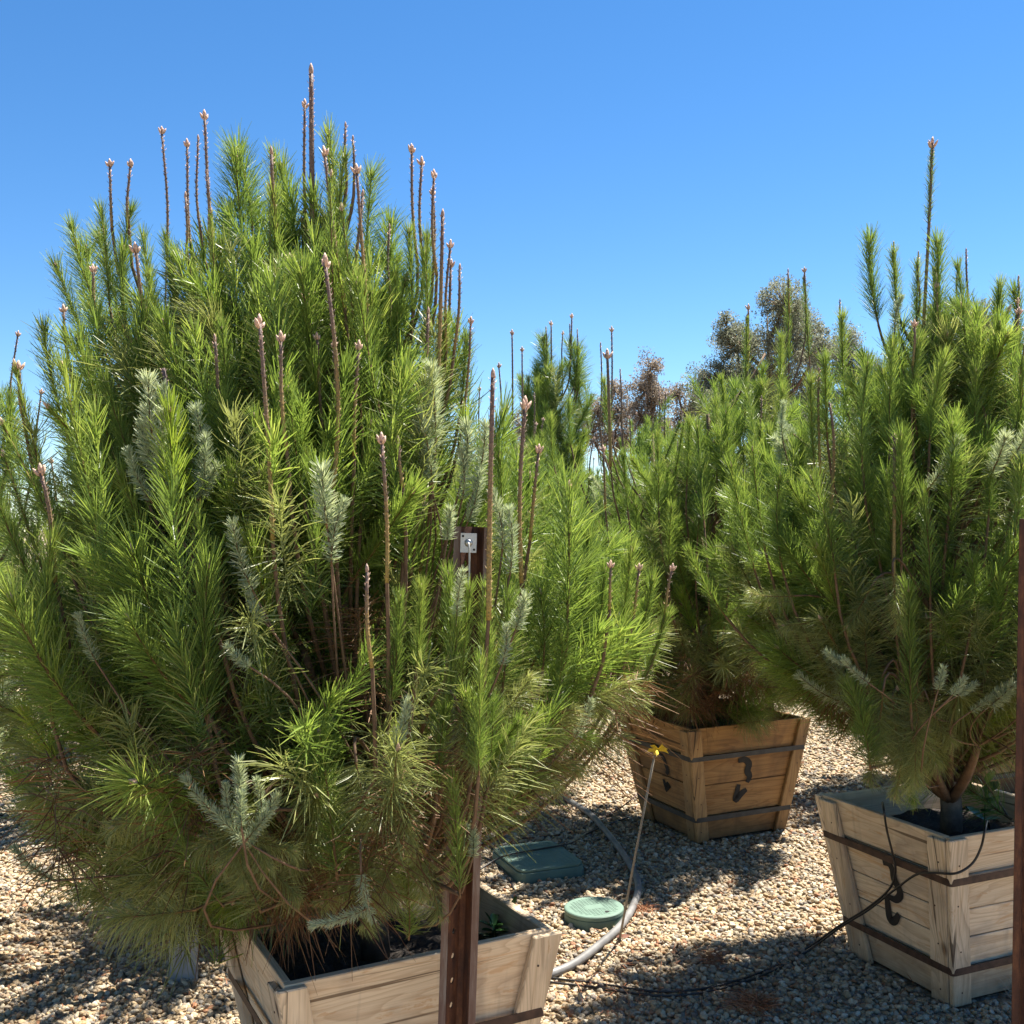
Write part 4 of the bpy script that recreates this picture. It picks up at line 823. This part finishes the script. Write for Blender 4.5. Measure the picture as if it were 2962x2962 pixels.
far_tree('low brown tree behind the tall dark pine', 1765, 1040, 130, 44, 5, 'euc_brown', [(20, 1075, 35, 35), (-30, 1130, 45, 45), (40, 1140, 45, 50), (-50, 1200, 50, 50), (30, 1220, 60, 50)])
far_tree('round olive crown showing behind the spiky leader', 2760, 830, 220, 46, 6, 'euc', [(-20, 885, 65, 55), (80, 900, 55, 50), (-70, 960, 60, 60), (20, 980, 80, 60), (110, 990, 60, 60), (0, 1070, 110, 70)])
far_tree('brown bush like tree low on the skyline', 1545, 1130, 140, 48, 7, 'euc_brown', [(-30, 1170, 40, 35), (30, 1180, 45, 40), (0, 1230, 70, 45)])

# ------------------------------------------------------------------ rusty channel posts
def make_post(name, label, foot, head, with_plate, lip='lip'):
    foot, head = np.asarray(foot, float), np.asarray(head, float); L = float(np.linalg.norm(head - foot))
    root = tag(empty(name, foot), label, 'post')
    root.rotation_mode = 'QUATERNION'
    root.rotation_quaternion = Vector((0, 0, 1)).rotation_difference(Vector((head - foot).tolist()))
    k = .78
    S_ = [np.array(p) * k for p in ((-.050, .004), (-.031, 0), (-.004, .040), (.014, .040), (.031, 0), (.050, .004))]
    def strip(a, b, holes=False):
        m = MB()
        if not holes:
            n = 6; zz = np.linspace(-.25, L, n); m.add([(p[0], p[1], z) for z in zz for p in (a, b)], [[2 * i, 2 * i + 1, 2 * i + 3, 2 * i + 2] for i in range(n - 1)]); return m
        cell = .052; z = L; d = b - a; w = np.linalg.norm(d); r = .0068
        while z > -.2:
            z0, z1 = z - cell, z; c = np.array([w * .48, (z0 + z1) / 2])
            outer = [(0, z0), (w / 2, z0), (w, z0), (w, c[1]), (w, z1), (w / 2, z1), (0, z1), (0, c[1])]
            inner = []
            for (ox, oz) in outer:
                an = math.atan2(oz - c[1], ox - c[0]); inner.append((c[0] + r * math.cos(an), c[1] + r * math.sin(an)))
            P = [(*(a + d * (x / w)), zz) for x, zz in outer + inner]
            m.add(P, [[i, (i + 1) % 8, 8 + (i + 1) % 8, 8 + i] for i in range(8)]); z -= cell
        return m
    for nm, i, mt, h in (('flange', 0, lip, 0), ('holed_web', 1, 'rust', 1), ('web', 2, 'rust', 0), ('side_web', 3, 'rust', 0), ('flange', 4, lip, 0)):
        o = link(nm, strip(S_[i], S_[i + 1], h).build(nm, M[mt]), root); so = o.modifiers.new('solidify', 'SOLIDIFY'); so.thickness = .0035; so.offset = 0
    if with_plate:
        z = L - .034; c = np.array([-.008, -.004]); pm = MB().box((c[0] - .017, c[1] - .0015, z - .0205), (c[0] + .017, c[1] + .0015, z + .0205))
        p = link('mounting_plate', pm.build('mounting_plate', M['plate']), root)
        for (dx, dz) in ((-.012, .014), (.012, -.014)):
            link('bolt_hole', MB().tube([(c[0] + dx, c[1] - .0021, z + dz), (c[0] + dx, c[1] + .001, z + dz)], .0026, 10).build('bolt_hole', M['hole']), p)
        g_ = link('grommet', MB().tube([(c[0], c[1], z), (c[0], c[1] - .004, z), (c[0], c[1] - .008, z)], [.0088, .0085, .0060], 16).build('grommet', M['plate'], True), p)
        pts = smooth_path([(c[0], c[1] - .006, z), (c[0] + .001, c[1] - .016, z - .002), (c[0] + .003, c[1] - .018, z - .02), (c[0] + .004, c[1] - .013, z - .06), (c[0] + .003, c[1] - .006, z - .10), (c[0] + .002, c[1] + .012, z - .15)], 6)
        link('cable', MB().tube(pts, .0021, 8).build('cable', M['cable'], True), p)
    return root
hd = at_y(1368, 1524, 2.285); ft = at_y(1322, 2930, 2.285)
ft = hd + (ft - hd) * (hd[2] / (hd[2] - ft[2]))
make_post('rusty_channel_post', 'rusty perforated channel post with aluminium plate and cable at its top', ft, hd, True)
hd = at_y(2994, 1502, 2.80); ft = at_y(2972, 2900, 2.80); ft = hd + (ft - hd) * (hd[2] / (hd[2] - ft[2]))
make_post('rusty_channel_post', 'dark rusty channel post before the box with drip tubes', ft, hd, False, 'rust')

# grey board stake under the large pine
b = at_z(528, 2843); st = MB()
st.add([(-.045, 0, 0), (.047, 0, 0), (.047, .018, 0), (-.045, .018, 0), (-.047, .06, .75), (.043, .06, .75), (.043, .078, .75), (-.047, .078, .75)], HEX)
o = tag(link('board_stake', st.build('board_stake', M['grey_stake'])), 'flat grey board stake standing in gravel under the large pine', 'stake'); o.location = b.tolist()
bv = o.modifiers.new('bevel', 'BEVEL'); bv.width = .003; bv.segments = 2

# ------------------------------------------------------------------ green valve boxes
def rounded_rect(hx, hy, r, n=5):
    P = []
    for cx, cy, a0 in ((hx - r, hy - r, 0), (-hx + r, hy - r, 90), (-hx + r, -hy + r, 180), (hx - r, -hy + r, 270)):
        for a in np.linspace(a0, a0 + 90, n): P.append((cx + r * math.cos(math.radians(a)), cy + r * math.sin(math.radians(a))))
    return P
def loft(rings):
    m = MB(); n = len(rings[0]); v = [p for r in rings for p in r]
    f = [[i * n + j, i * n + (j + 1) % n, (i + 1) * n + (j + 1) % n, (i + 1) * n + j] for i in range(len(rings) - 1) for j in range(n)]
    f.append([(len(rings) - 1) * n + j for j in range(n)]); m.add(v, f); return m
def ring(P, z, k=1.0, dx=0.0): return [(x * k, y * k, z) for x, y in P]
c = at_z(1553, 2474, .052)
vb = tag(empty('irrigation_valve_box', (c[0], c[1], 0), .36), 'green rectangular irrigation valve box with a drip line across its lid', 'valve box')
P = rounded_rect(.150, .185, .045)
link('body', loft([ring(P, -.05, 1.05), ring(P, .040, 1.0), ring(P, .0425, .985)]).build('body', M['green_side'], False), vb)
Pl = rounded_rect(.146, .181, .044)
lid = link('lid', loft([ring(Pl, .040, .96), ring(Pl, .0445, .965), ring(Pl, .046, .995), ring(Pl, .053, .995), ring(Pl, .0545, .98)]).build('lid', M['green'], False), vb)
tb = MB()
for i in range(12):
    for j in range(16):
        x, y = -.11 + .02 * i, -.15 + .02 * j
        if (i + j) % 2: tb.box((x - .005, y - .002, .0543), (x + .005, y + .002, .0553))
        else: tb.box((x - .002, y - .005, .0543), (x + .002, y + .005, .0553))
link('lid_tread', tb.build('lid_tread', M['green']), lid)
c = at_z(1718, 2622, .050)
rb = tag(empty('irrigation_valve_box', (c[0], c[1], 0), .3), 'round green irrigation valve box beside the bent grey hose', 'valve box')
P = [(.108 * math.cos(a), .108 * math.sin(a)) for a in np.linspace(0, 2 * math.pi, 48, endpoint=False)]
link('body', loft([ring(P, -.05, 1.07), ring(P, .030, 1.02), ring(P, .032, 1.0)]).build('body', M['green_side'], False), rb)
lid = link('lid', loft([ring(P, .031, .98), ring(P, .034, 1.03), ring(P, .046, 1.03), ring(P, .049, 1.005), ring(P, .050, .96)]).build('lid', M['green'], False), rb)
tb = MB()
for i in range(-7, 8):
    for j in range(-7, 8):
        x, y = i * .0135, j * .0135
        if x * x + y * y < .088 ** 2 and not (abs(x) < .03 and abs(y) < .014): tb.box((x - .0042, y - .0042, .0495), (x + .0042, y + .0042, .0511))
link('lid_tread', tb.build('lid_tread', M['green']), lid)
link('lid_hole', MB().tube([(.025, -.068, .0485), (.025, -.068, .0513)], .009, 12).build('lid_hole', M['hole']), lid)

# ------------------------------------------------------------------ hoses and drip tubes
def ground_tube(name, label, px, r, mat, cat='hose', lift=None, sides=8, n=7):
    pts = []
    for i, p in enumerate(px):
        z = r + .006 if len(p) == 2 else p[2]
        pts.append(at_z(p[0], p[1], z))
    P = smooth_path(pts, n); O = P[0].copy(); O[2] = 0
    o = link(name, MB().tube(P - O, r, sides).build(name, M[mat], True)); o.location = O.tolist()
    return tag(o, label, cat)
ground_tube('polythene_hose', 'thick grey polythene hose bending round the round valve box', [(1560, 2262), (1620, 2300), (1700, 2350), (1742, 2392), (1790, 2452), (1830, 2515), (1846, 2562), (1838, 2605), (1815, 2652), (1780, 2694), (1730, 2736), (1660, 2788), (1590, 2818), (1520, 2840)], .0145, 'hose', sides=12)
ground_tube('drip_tube', 'thin black drip line lying across the rectangular valve box lid', [(1380, 2520, .03), (1435, 2486, .045), (1475, 2472, .062), (1560, 2456, .0585), (1640, 2442, .060), (1668, 2430, .05), (1700, 2410, .02), (1760, 2385), (1830, 2360)], .0036, 'tube', 'drip tube')
ground_tube('drip_tube', 'red brown drip tube running to the brown box', [(1500, 2425), (1580, 2420), (1660, 2405), (1720, 2375), (1780, 2345, .02), (1820, 2318, .05), (1850, 2288, .08), (1868, 2250, .16)], .0034, 'tube_red', 'drip tube')
ground_tube('drip_tube', 'short black drip tube beside the rim of the pale box', [(1400, 2480), (1440, 2500), (1470, 2540), (1486, 2570)], .0036, 'tube', 'drip tube')
def on_face(box, c, k, u, v, off):
    x, y, r = BOXES[box][:3]; R = np.array([[math.cos(r), -math.sin(r), 0], [math.sin(r), math.cos(r), 0], [0, 0, 1]]); o = np.array([x, y, 0])
    p0 = R @ c.pt(k, 0, 0, -off) + o; p1 = R @ c.pt(k, .1, 0, -off) + o; p2 = R @ c.pt(k, 0, 1, -off) + o
    n = np.cross(p1 - p0, p2 - p0); d = ray(u, v); return CAMP + d * (((p0 - CAMP) @ n) / (d @ n))
def box_tube(label, ground_px, face_pts, end, r=.0036):
    P = [at_z(u, v, r + .01) for u, v in ground_px] + [on_face(3, C3, k, u, v, off) for (u, v, k, off) in face_pts] + [np.asarray(e) for e in end]
    P = smooth_path(P, 7); O = P[0].copy(); O[2] = 0
    o = link('drip_tube', MB().tube(P - O, r, 8).build('drip_tube', M['tube'], True)); o.location = O.tolist(); tag(o, label, 'drip tube')
GP = [(1560, 2822), (1620, 2832), (1720, 2843), (1900, 2868), (2050, 2856), (2200, 2812), (2330, 2745)]
e1 = at_y(2556, 2318, 3.43); e1b = e1 + np.array([.03, .1, -.03])
box_tube('black drip tube climbing over the box rim towards the trunk', GP, [(2430, 2676, 3, .07), (2510, 2626, 3, .035), (2572, 2572, 3, .008), (2590, 2520, 3, .008), (2582, 2470, 3, .012), (2565, 2400, 3, .02), (2556, 2340, 3, .022)], [e1b])
box_tube('black drip tube looping round the box corner into its soil', [(u - 4, v + 12) for u, v in GP], [(2430, 2683, 3, .075), (2512, 2632, 3, .04), (2590, 2572, 3, .02), (2650, 2530, 3, .012), (2700, 2525, 3, .016), (2765, 2526, 0, .022), (2812, 2498, 0, .03), (2838, 2450, 0, .035), (2850, 2395, 0, .03)], [at_y(2856, 2375, 3.40), at_y(2862, 2395, 3.50)])

# marker stake with yellow ribbon
f0 = at_z(1783, 2722); tp_ = at_y(1893, 2186, 3.60); root = tag(empty('marker_stake', f0), 'thin leaning stake with a yellow ribbon at its top', 'stake')
link('rod', MB().tube([np.array([0, 0, -.05]), (tp_ - f0) * .5 + np.array([.004, 0, 0]), tp_ - f0], [.0042, .004, .0036], 8).build('rod', M['cord'], True), root)
rbm = MB(); rr = random.Random(3); q = tp_ - f0 + np.array([.012, -.005, .02])
for i in range(7):
    a = i * .9; d = np.array([math.cos(a), math.sin(a) * .7, rr.uniform(-.5, .8)]); d /= np.linalg.norm(d); s_ = np.cross(d, [.2, .9, .3]); s_ /= np.linalg.norm(s_); ln = rr.uniform(.026, .045)
    rbm.add([q - s_ * .004, q + s_ * .004, q + d * ln * .6 + s_ * .007 + UP * .004, q + d * ln + UP * rr.uniform(-.012, .004), q + d * ln * .6 - s_ * .007 + UP * .004], [[0, 1, 2, 4], [2, 3, 4]])
link('ribbon', rbm.build('ribbon', M['yellow']), root)

# ------------------------------------------------------------------ weeds
def weed(name, label, pos, h, n, leaf, mat, seed, stems=1, spread=.0):
    rng = random.Random(seed); root = tag(empty(name, pos), label, 'weed')
    for s_ in range(stems):
        a = rng.uniform(0, 6.28); tipv = np.array([math.cos(a) * spread, math.sin(a) * spread, h * rng.uniform(.7, 1)])
        P = smooth_path([(0, 0, -.01), tipv * .5 + np.array([0, 0, .01]), tipv], 4); link('stem', MB().tube(P, .0022, 5).build('stem', M[mat], True), root)
        for i in range(n):
            t = .25 + .75 * i / (n - 1); p = P[min(len(P) - 1, int(t * (len(P) - 1)))]; an = i * 2.2 + s_; el = rng.uniform(.2, .7) if t < .9 else 1.1
            d = np.array([math.cos(an) * math.cos(el), math.sin(an) * math.cos(el), math.sin(el)]); sd = np.array([-math.sin(an), math.cos(an), 0]); up = np.cross(sd, d) * -1
            ln = leaf * rng.uniform(.75, 1.15); wd = ln * (.28 if stems == 1 else .2)
            v = [p]; f = []
            for j, (tt, ww) in enumerate(((.25, .8), (.5, 1.0), (.78, .65))):
                cc = p + d * ln * tt + up * 0 - UP * ln * .12 * tt * tt; v += [cc - sd * wd * ww + UP * .003, cc - UP * .002, cc + sd * wd * ww + UP * .003]
            v.append(p + d * ln - UP * ln * .14)
            f = [[0, 2, 1], [0, 3, 2], [1, 2, 5, 4], [2, 3, 6, 5], [4, 5, 8, 7], [5, 6, 9, 8], [7, 8, 10], [8, 9, 10]]
            link('leaf', MB().add(v, f).build('leaf', M[mat], True), root)
    return root
p = at_z(1440, 2725, .44); weed('leafy_weed', 'dark green leafy weed growing inside the rim of the pale box', (p[0], p[1], .43), .075, 7, .05, 'weed', 1, 5, .05)
p = at_z(2846, 2400, .45); weed('seedling', 'upright leafy seedling in the soil of the box with drip tubes', (p[0], p[1], .44), .16, 9, .075, 'weed_light', 2, 1, .01)

# ------------------------------------------------------------------ litter on the gravel
def clump(label, u, v, n, ln, mat, seed, name='dry_needle_clump', flat=.25, cat='dead needles', z=.012):
    nr = np.random.default_rng(seed); p = at_z(u, v); m = MB()
    for i in range(n):
        a = nr.uniform(0, 6.28); d = np.array([math.cos(a), math.sin(a), abs(nr.normal(0, flat))]); d /= np.linalg.norm(d); s_ = np.cross(d, nr.normal(0, 1, 3)); s_ /= np.linalg.norm(s_)
        b = np.array([nr.normal(0, .025), nr.normal(0, .025), z]); l2 = ln * nr.uniform(.6, 1.2)
        m.add([b - s_ * .0009, b + s_ * .0009, b + d * l2 * .5 + s_ * .0009 + UP * .006, b + d * l2 * .5 - s_ * .0009 + UP * .006, b + d * l2], [[0, 1, 2, 3], [3, 2, 4]], 0, float(nr.random()))
    o = tag(link(name, m.build(name, M[mat])), label, cat); o.location = p.tolist()
clump('rust brown clump of dead pine needles on the gravel', 2185, 2920, 320, .08, 'litter', 1)
clump('small scatter of rusty dead needles beside the sunny gravel patch', 2060, 2790, 90, .06, 'litter', 2)
clump('reddish needle litter lying beside the bend of the hose', 1860, 2640, 90, .05, 'litter', 3)
clump('pale dry grass tuft at the foot of the dark rusty post', 2968, 2900, 60, .11, 'straw', 4, 'dry_grass_tuft', 1.0, 'dry grass', .02)
def dead_leaf(u, v, label, rot, s_=.03):
    m = MB(); 
    m.add([(-s_, 0, .004), (-.3 * s_, -.4 * s_, .012), (.5 * s_, -.3 * s_, .010), (s_, 0, .016), (.4 * s_, .38 * s_, .012), (-.4 * s_, .36 * s_, .010), (0, 0, .004)], [[6, 0, 1], [6, 1, 2], [6, 2, 3], [6, 3, 4], [6, 4, 5], [6, 5, 0]])
    o = tag(link('dead_leaf', m.build('dead_leaf', M['leaf_dead'])), label, 'leaf'); p = at_z(u, v, .012); o.location = p.tolist(); o.rotation_euler = (.3, .2, rot)
dead_leaf(1825, 2590, 'curled red brown leaf leaning on the hose bend', 1.2, .035)
dead_leaf(1800, 2715, 'orange brown leaf at the foot of the ribbon stake', .4, .028)
dead_leaf(1440, 2415, 'small rusty leaf behind the rectangular valve box', 2.0, .025)
dead_leaf(1870, 2770, 'dark maroon leaf on the sunny gravel near the hose', 2.6, .028)

# ------------------------------------------------------------------ gravel: tens of thousands of stones scattered by geometry nodes
def pebble_mesh(seed):
    nr = np.random.default_rng(seed); import bmesh
    bm = bmesh.new(); bmesh.ops.create_icosphere(bm, subdivisions=2, radius=1.0)
    ax = nr.normal(0, 1, (7, 3)); ax /= np.linalg.norm(ax, axis=1)[:, None]; cut = nr.uniform(.55, .85, 7); sq = np.array([nr.uniform(.85, 1.2), nr.uniform(.65, .9), nr.uniform(.45, .65)])
    for v in bm.verts:
        p = np.array(v.co)
        for a, c_ in zip(ax, cut):
            e = p @ a - c_
            if e > 0: p = p - a * e * .85
        v.co = (p * sq).tolist()
    me = bpy.data.meshes.new('pebble'); bm.to_mesh(me); bm.free(); me.materials.append(M['pebble']); me.polygons.foreach_set('use_smooth', [True] * len(me.polygons)); return me
pcol = bpy.data.collections.new('pebble_shapes')
for i in range(8):
    pcol.objects.link(bpy.data.objects.new('pebble', pebble_mesh(900 + i)))
nr = np.random.default_rng(77); pts = []; scl = []
def scatter(y0, y1, dens, smin, smax, slack=.25):
    area_w = .48 * y1 + slack; n = int(dens * (y1 - y0) * 2 * area_w)
    x = nr.uniform(-area_w, area_w, n); y = nr.uniform(y0, y1, n); k = np.abs(x) < .48 * y + slack
    x, y = x[k], y[k]
    for (bx, by, r, T, B, H) in list(BOXES.values()) + [(2.55, 5.95, .42, .335, .245, .545), (XL, YL, .45, .335, .245, .5), (XH, YH, .43, .335, .245, .5)]:
        dx, dy = x - bx, y - by; lx = np.cos(r) * dx + np.sin(r) * dy; ly = -np.sin(r) * dx + np.cos(r) * dy
        q = ~((np.abs(lx) < B + .004) & (np.abs(ly) < B + .004)); x, y = x[q], y[q]
    dx, dy = x - rb.location.x, y - rb.location.y; q = dx * dx + dy * dy > .117 ** 2; x, y = x[q], y[q]
    dx, dy = x - vb.location.x, y - vb.location.y; r = .36; lx = np.cos(r) * dx + np.sin(r) * dy; ly = -np.sin(r) * dx + np.cos(r) * dy
    q = ~((np.abs(lx) < .156) & (np.abs(ly) < .192)); x, y = x[q], y[q]
    s_ = smin + (smax - smin) * nr.random(len(x)) ** 1.7
    pts.append(np.stack([x, y, s_ * nr.uniform(-.1, .75, len(x))], 1)); scl.append(s_)
scatter(2.6, 4.2, 6200, .0065, .0155)
scatter(4.2, 5.6, 4800, .0075, .0165)
scatter(5.6, 8.0, 2600, .010, .018)
pts = np.concatenate(pts); scl = np.concatenate(scl)
gm = bpy.data.meshes.new('gravel'); gm.from_pydata(pts.tolist(), [], [])
a = gm.attributes.new('size', 'FLOAT', 'POINT'); a.data.foreach_set('value', scl.astype(np.float32))
a = gm.attributes.new('turn', 'FLOAT_VECTOR', 'POINT'); a.data.foreach_set('vector', np.stack([nr.normal(0, .45, len(scl)), nr.normal(0, .45, len(scl)), nr.uniform(0, 6.28, len(scl))], 1).astype(np.float32).ravel())
gravel = tag(link('gravel', gm), 'pale tan and grey pebble gravel covering the ground between the boxes', 'gravel', kind='stuff')
ng = bpy.data.node_groups.new('gravel_scatter', 'GeometryNodeTree')
ng.interface.new_socket('Geometry', in_out='INPUT', socket_type='NodeSocketGeometry'); ng.interface.new_socket('Geometry', in_out='OUTPUT', socket_type='NodeSocketGeometry')
gi, go = ng.nodes.new('NodeGroupInput'), ng.nodes.new('NodeGroupOutput')
iop = ng.nodes.new('GeometryNodeInstanceOnPoints'); ci = ng.nodes.new('GeometryNodeCollectionInfo')
ci.inputs['Collection'].default_value = pcol; ci.inputs['Separate Children'].default_value = True; ci.inputs['Reset Children'].default_value = True
iop.inputs['Pick Instance'].default_value = True
na = ng.nodes.new('GeometryNodeInputNamedAttribute'); na.data_type = 'FLOAT'; na.inputs['Name'].default_value = 'size'
nb = ng.nodes.new('GeometryNodeInputNamedAttribute'); nb.data_type = 'FLOAT_VECTOR'; nb.inputs['Name'].default_value = 'turn'
rv = ng.nodes.new('FunctionNodeRandomValue'); rv.data_type = 'INT'; rv.inputs[4].default_value = 0; rv.inputs[5].default_value = 7
er = ng.nodes.new('FunctionNodeEulerToRotation')
L_ = ng.links.new
L_(gi.outputs[0], iop.inputs['Points']); L_(ci.outputs[0], iop.inputs['Instance']); L_(na.outputs['Attribute'], iop.inputs['Scale']); L_(nb.outputs['Attribute'], er.inputs[0]); L_(er.outputs[0], iop.inputs['Rotation']); L_(rv.outputs[2], iop.inputs['Instance Index']); L_(iop.outputs[0], go.inputs[0])
gravel.modifiers.new('scatter', 'NODES').node_group = ng

# dry needles and crumbs lying among the stones
lm = MB(); ln_ = np.random.default_rng(31)
for (u, v, su, sv, n) in ((2150, 2880, 260, 70, 260), (1900, 2700, 150, 120, 160), (1700, 2850, 200, 60, 120), (2400, 2350, 90, 90, 60), (1550, 2400, 140, 60, 90), (300, 2800, 250, 90, 200), (2250, 2600, 250, 120, 160)):
    for i in range(n):
        p = at_z(u + ln_.normal(0, su), min(2990, max(2230, v + ln_.normal(0, sv)))); a = ln_.uniform(0, 6.28); L = ln_.uniform(.02, .07); d = np.array([math.cos(a), math.sin(a), ln_.normal(0, .12)]); sd = np.array([-d[1], d[0], 0]) * .0011
        b = p + np.array([0, 0, ln_.uniform(.010, .018)]); lm.add([b - sd, b + sd, b + d * L * .5 + sd + UP * .003, b + d * L * .5 - sd + UP * .003, b + d * L], [[0, 1, 2, 3], [3, 2, 4]], 0, float(ln_.random()))
tag(link('needle_litter', lm.build('needle_litter', M['litter'])), 'dry brown needles scattered over the gravel', 'litter', kind='stuff')
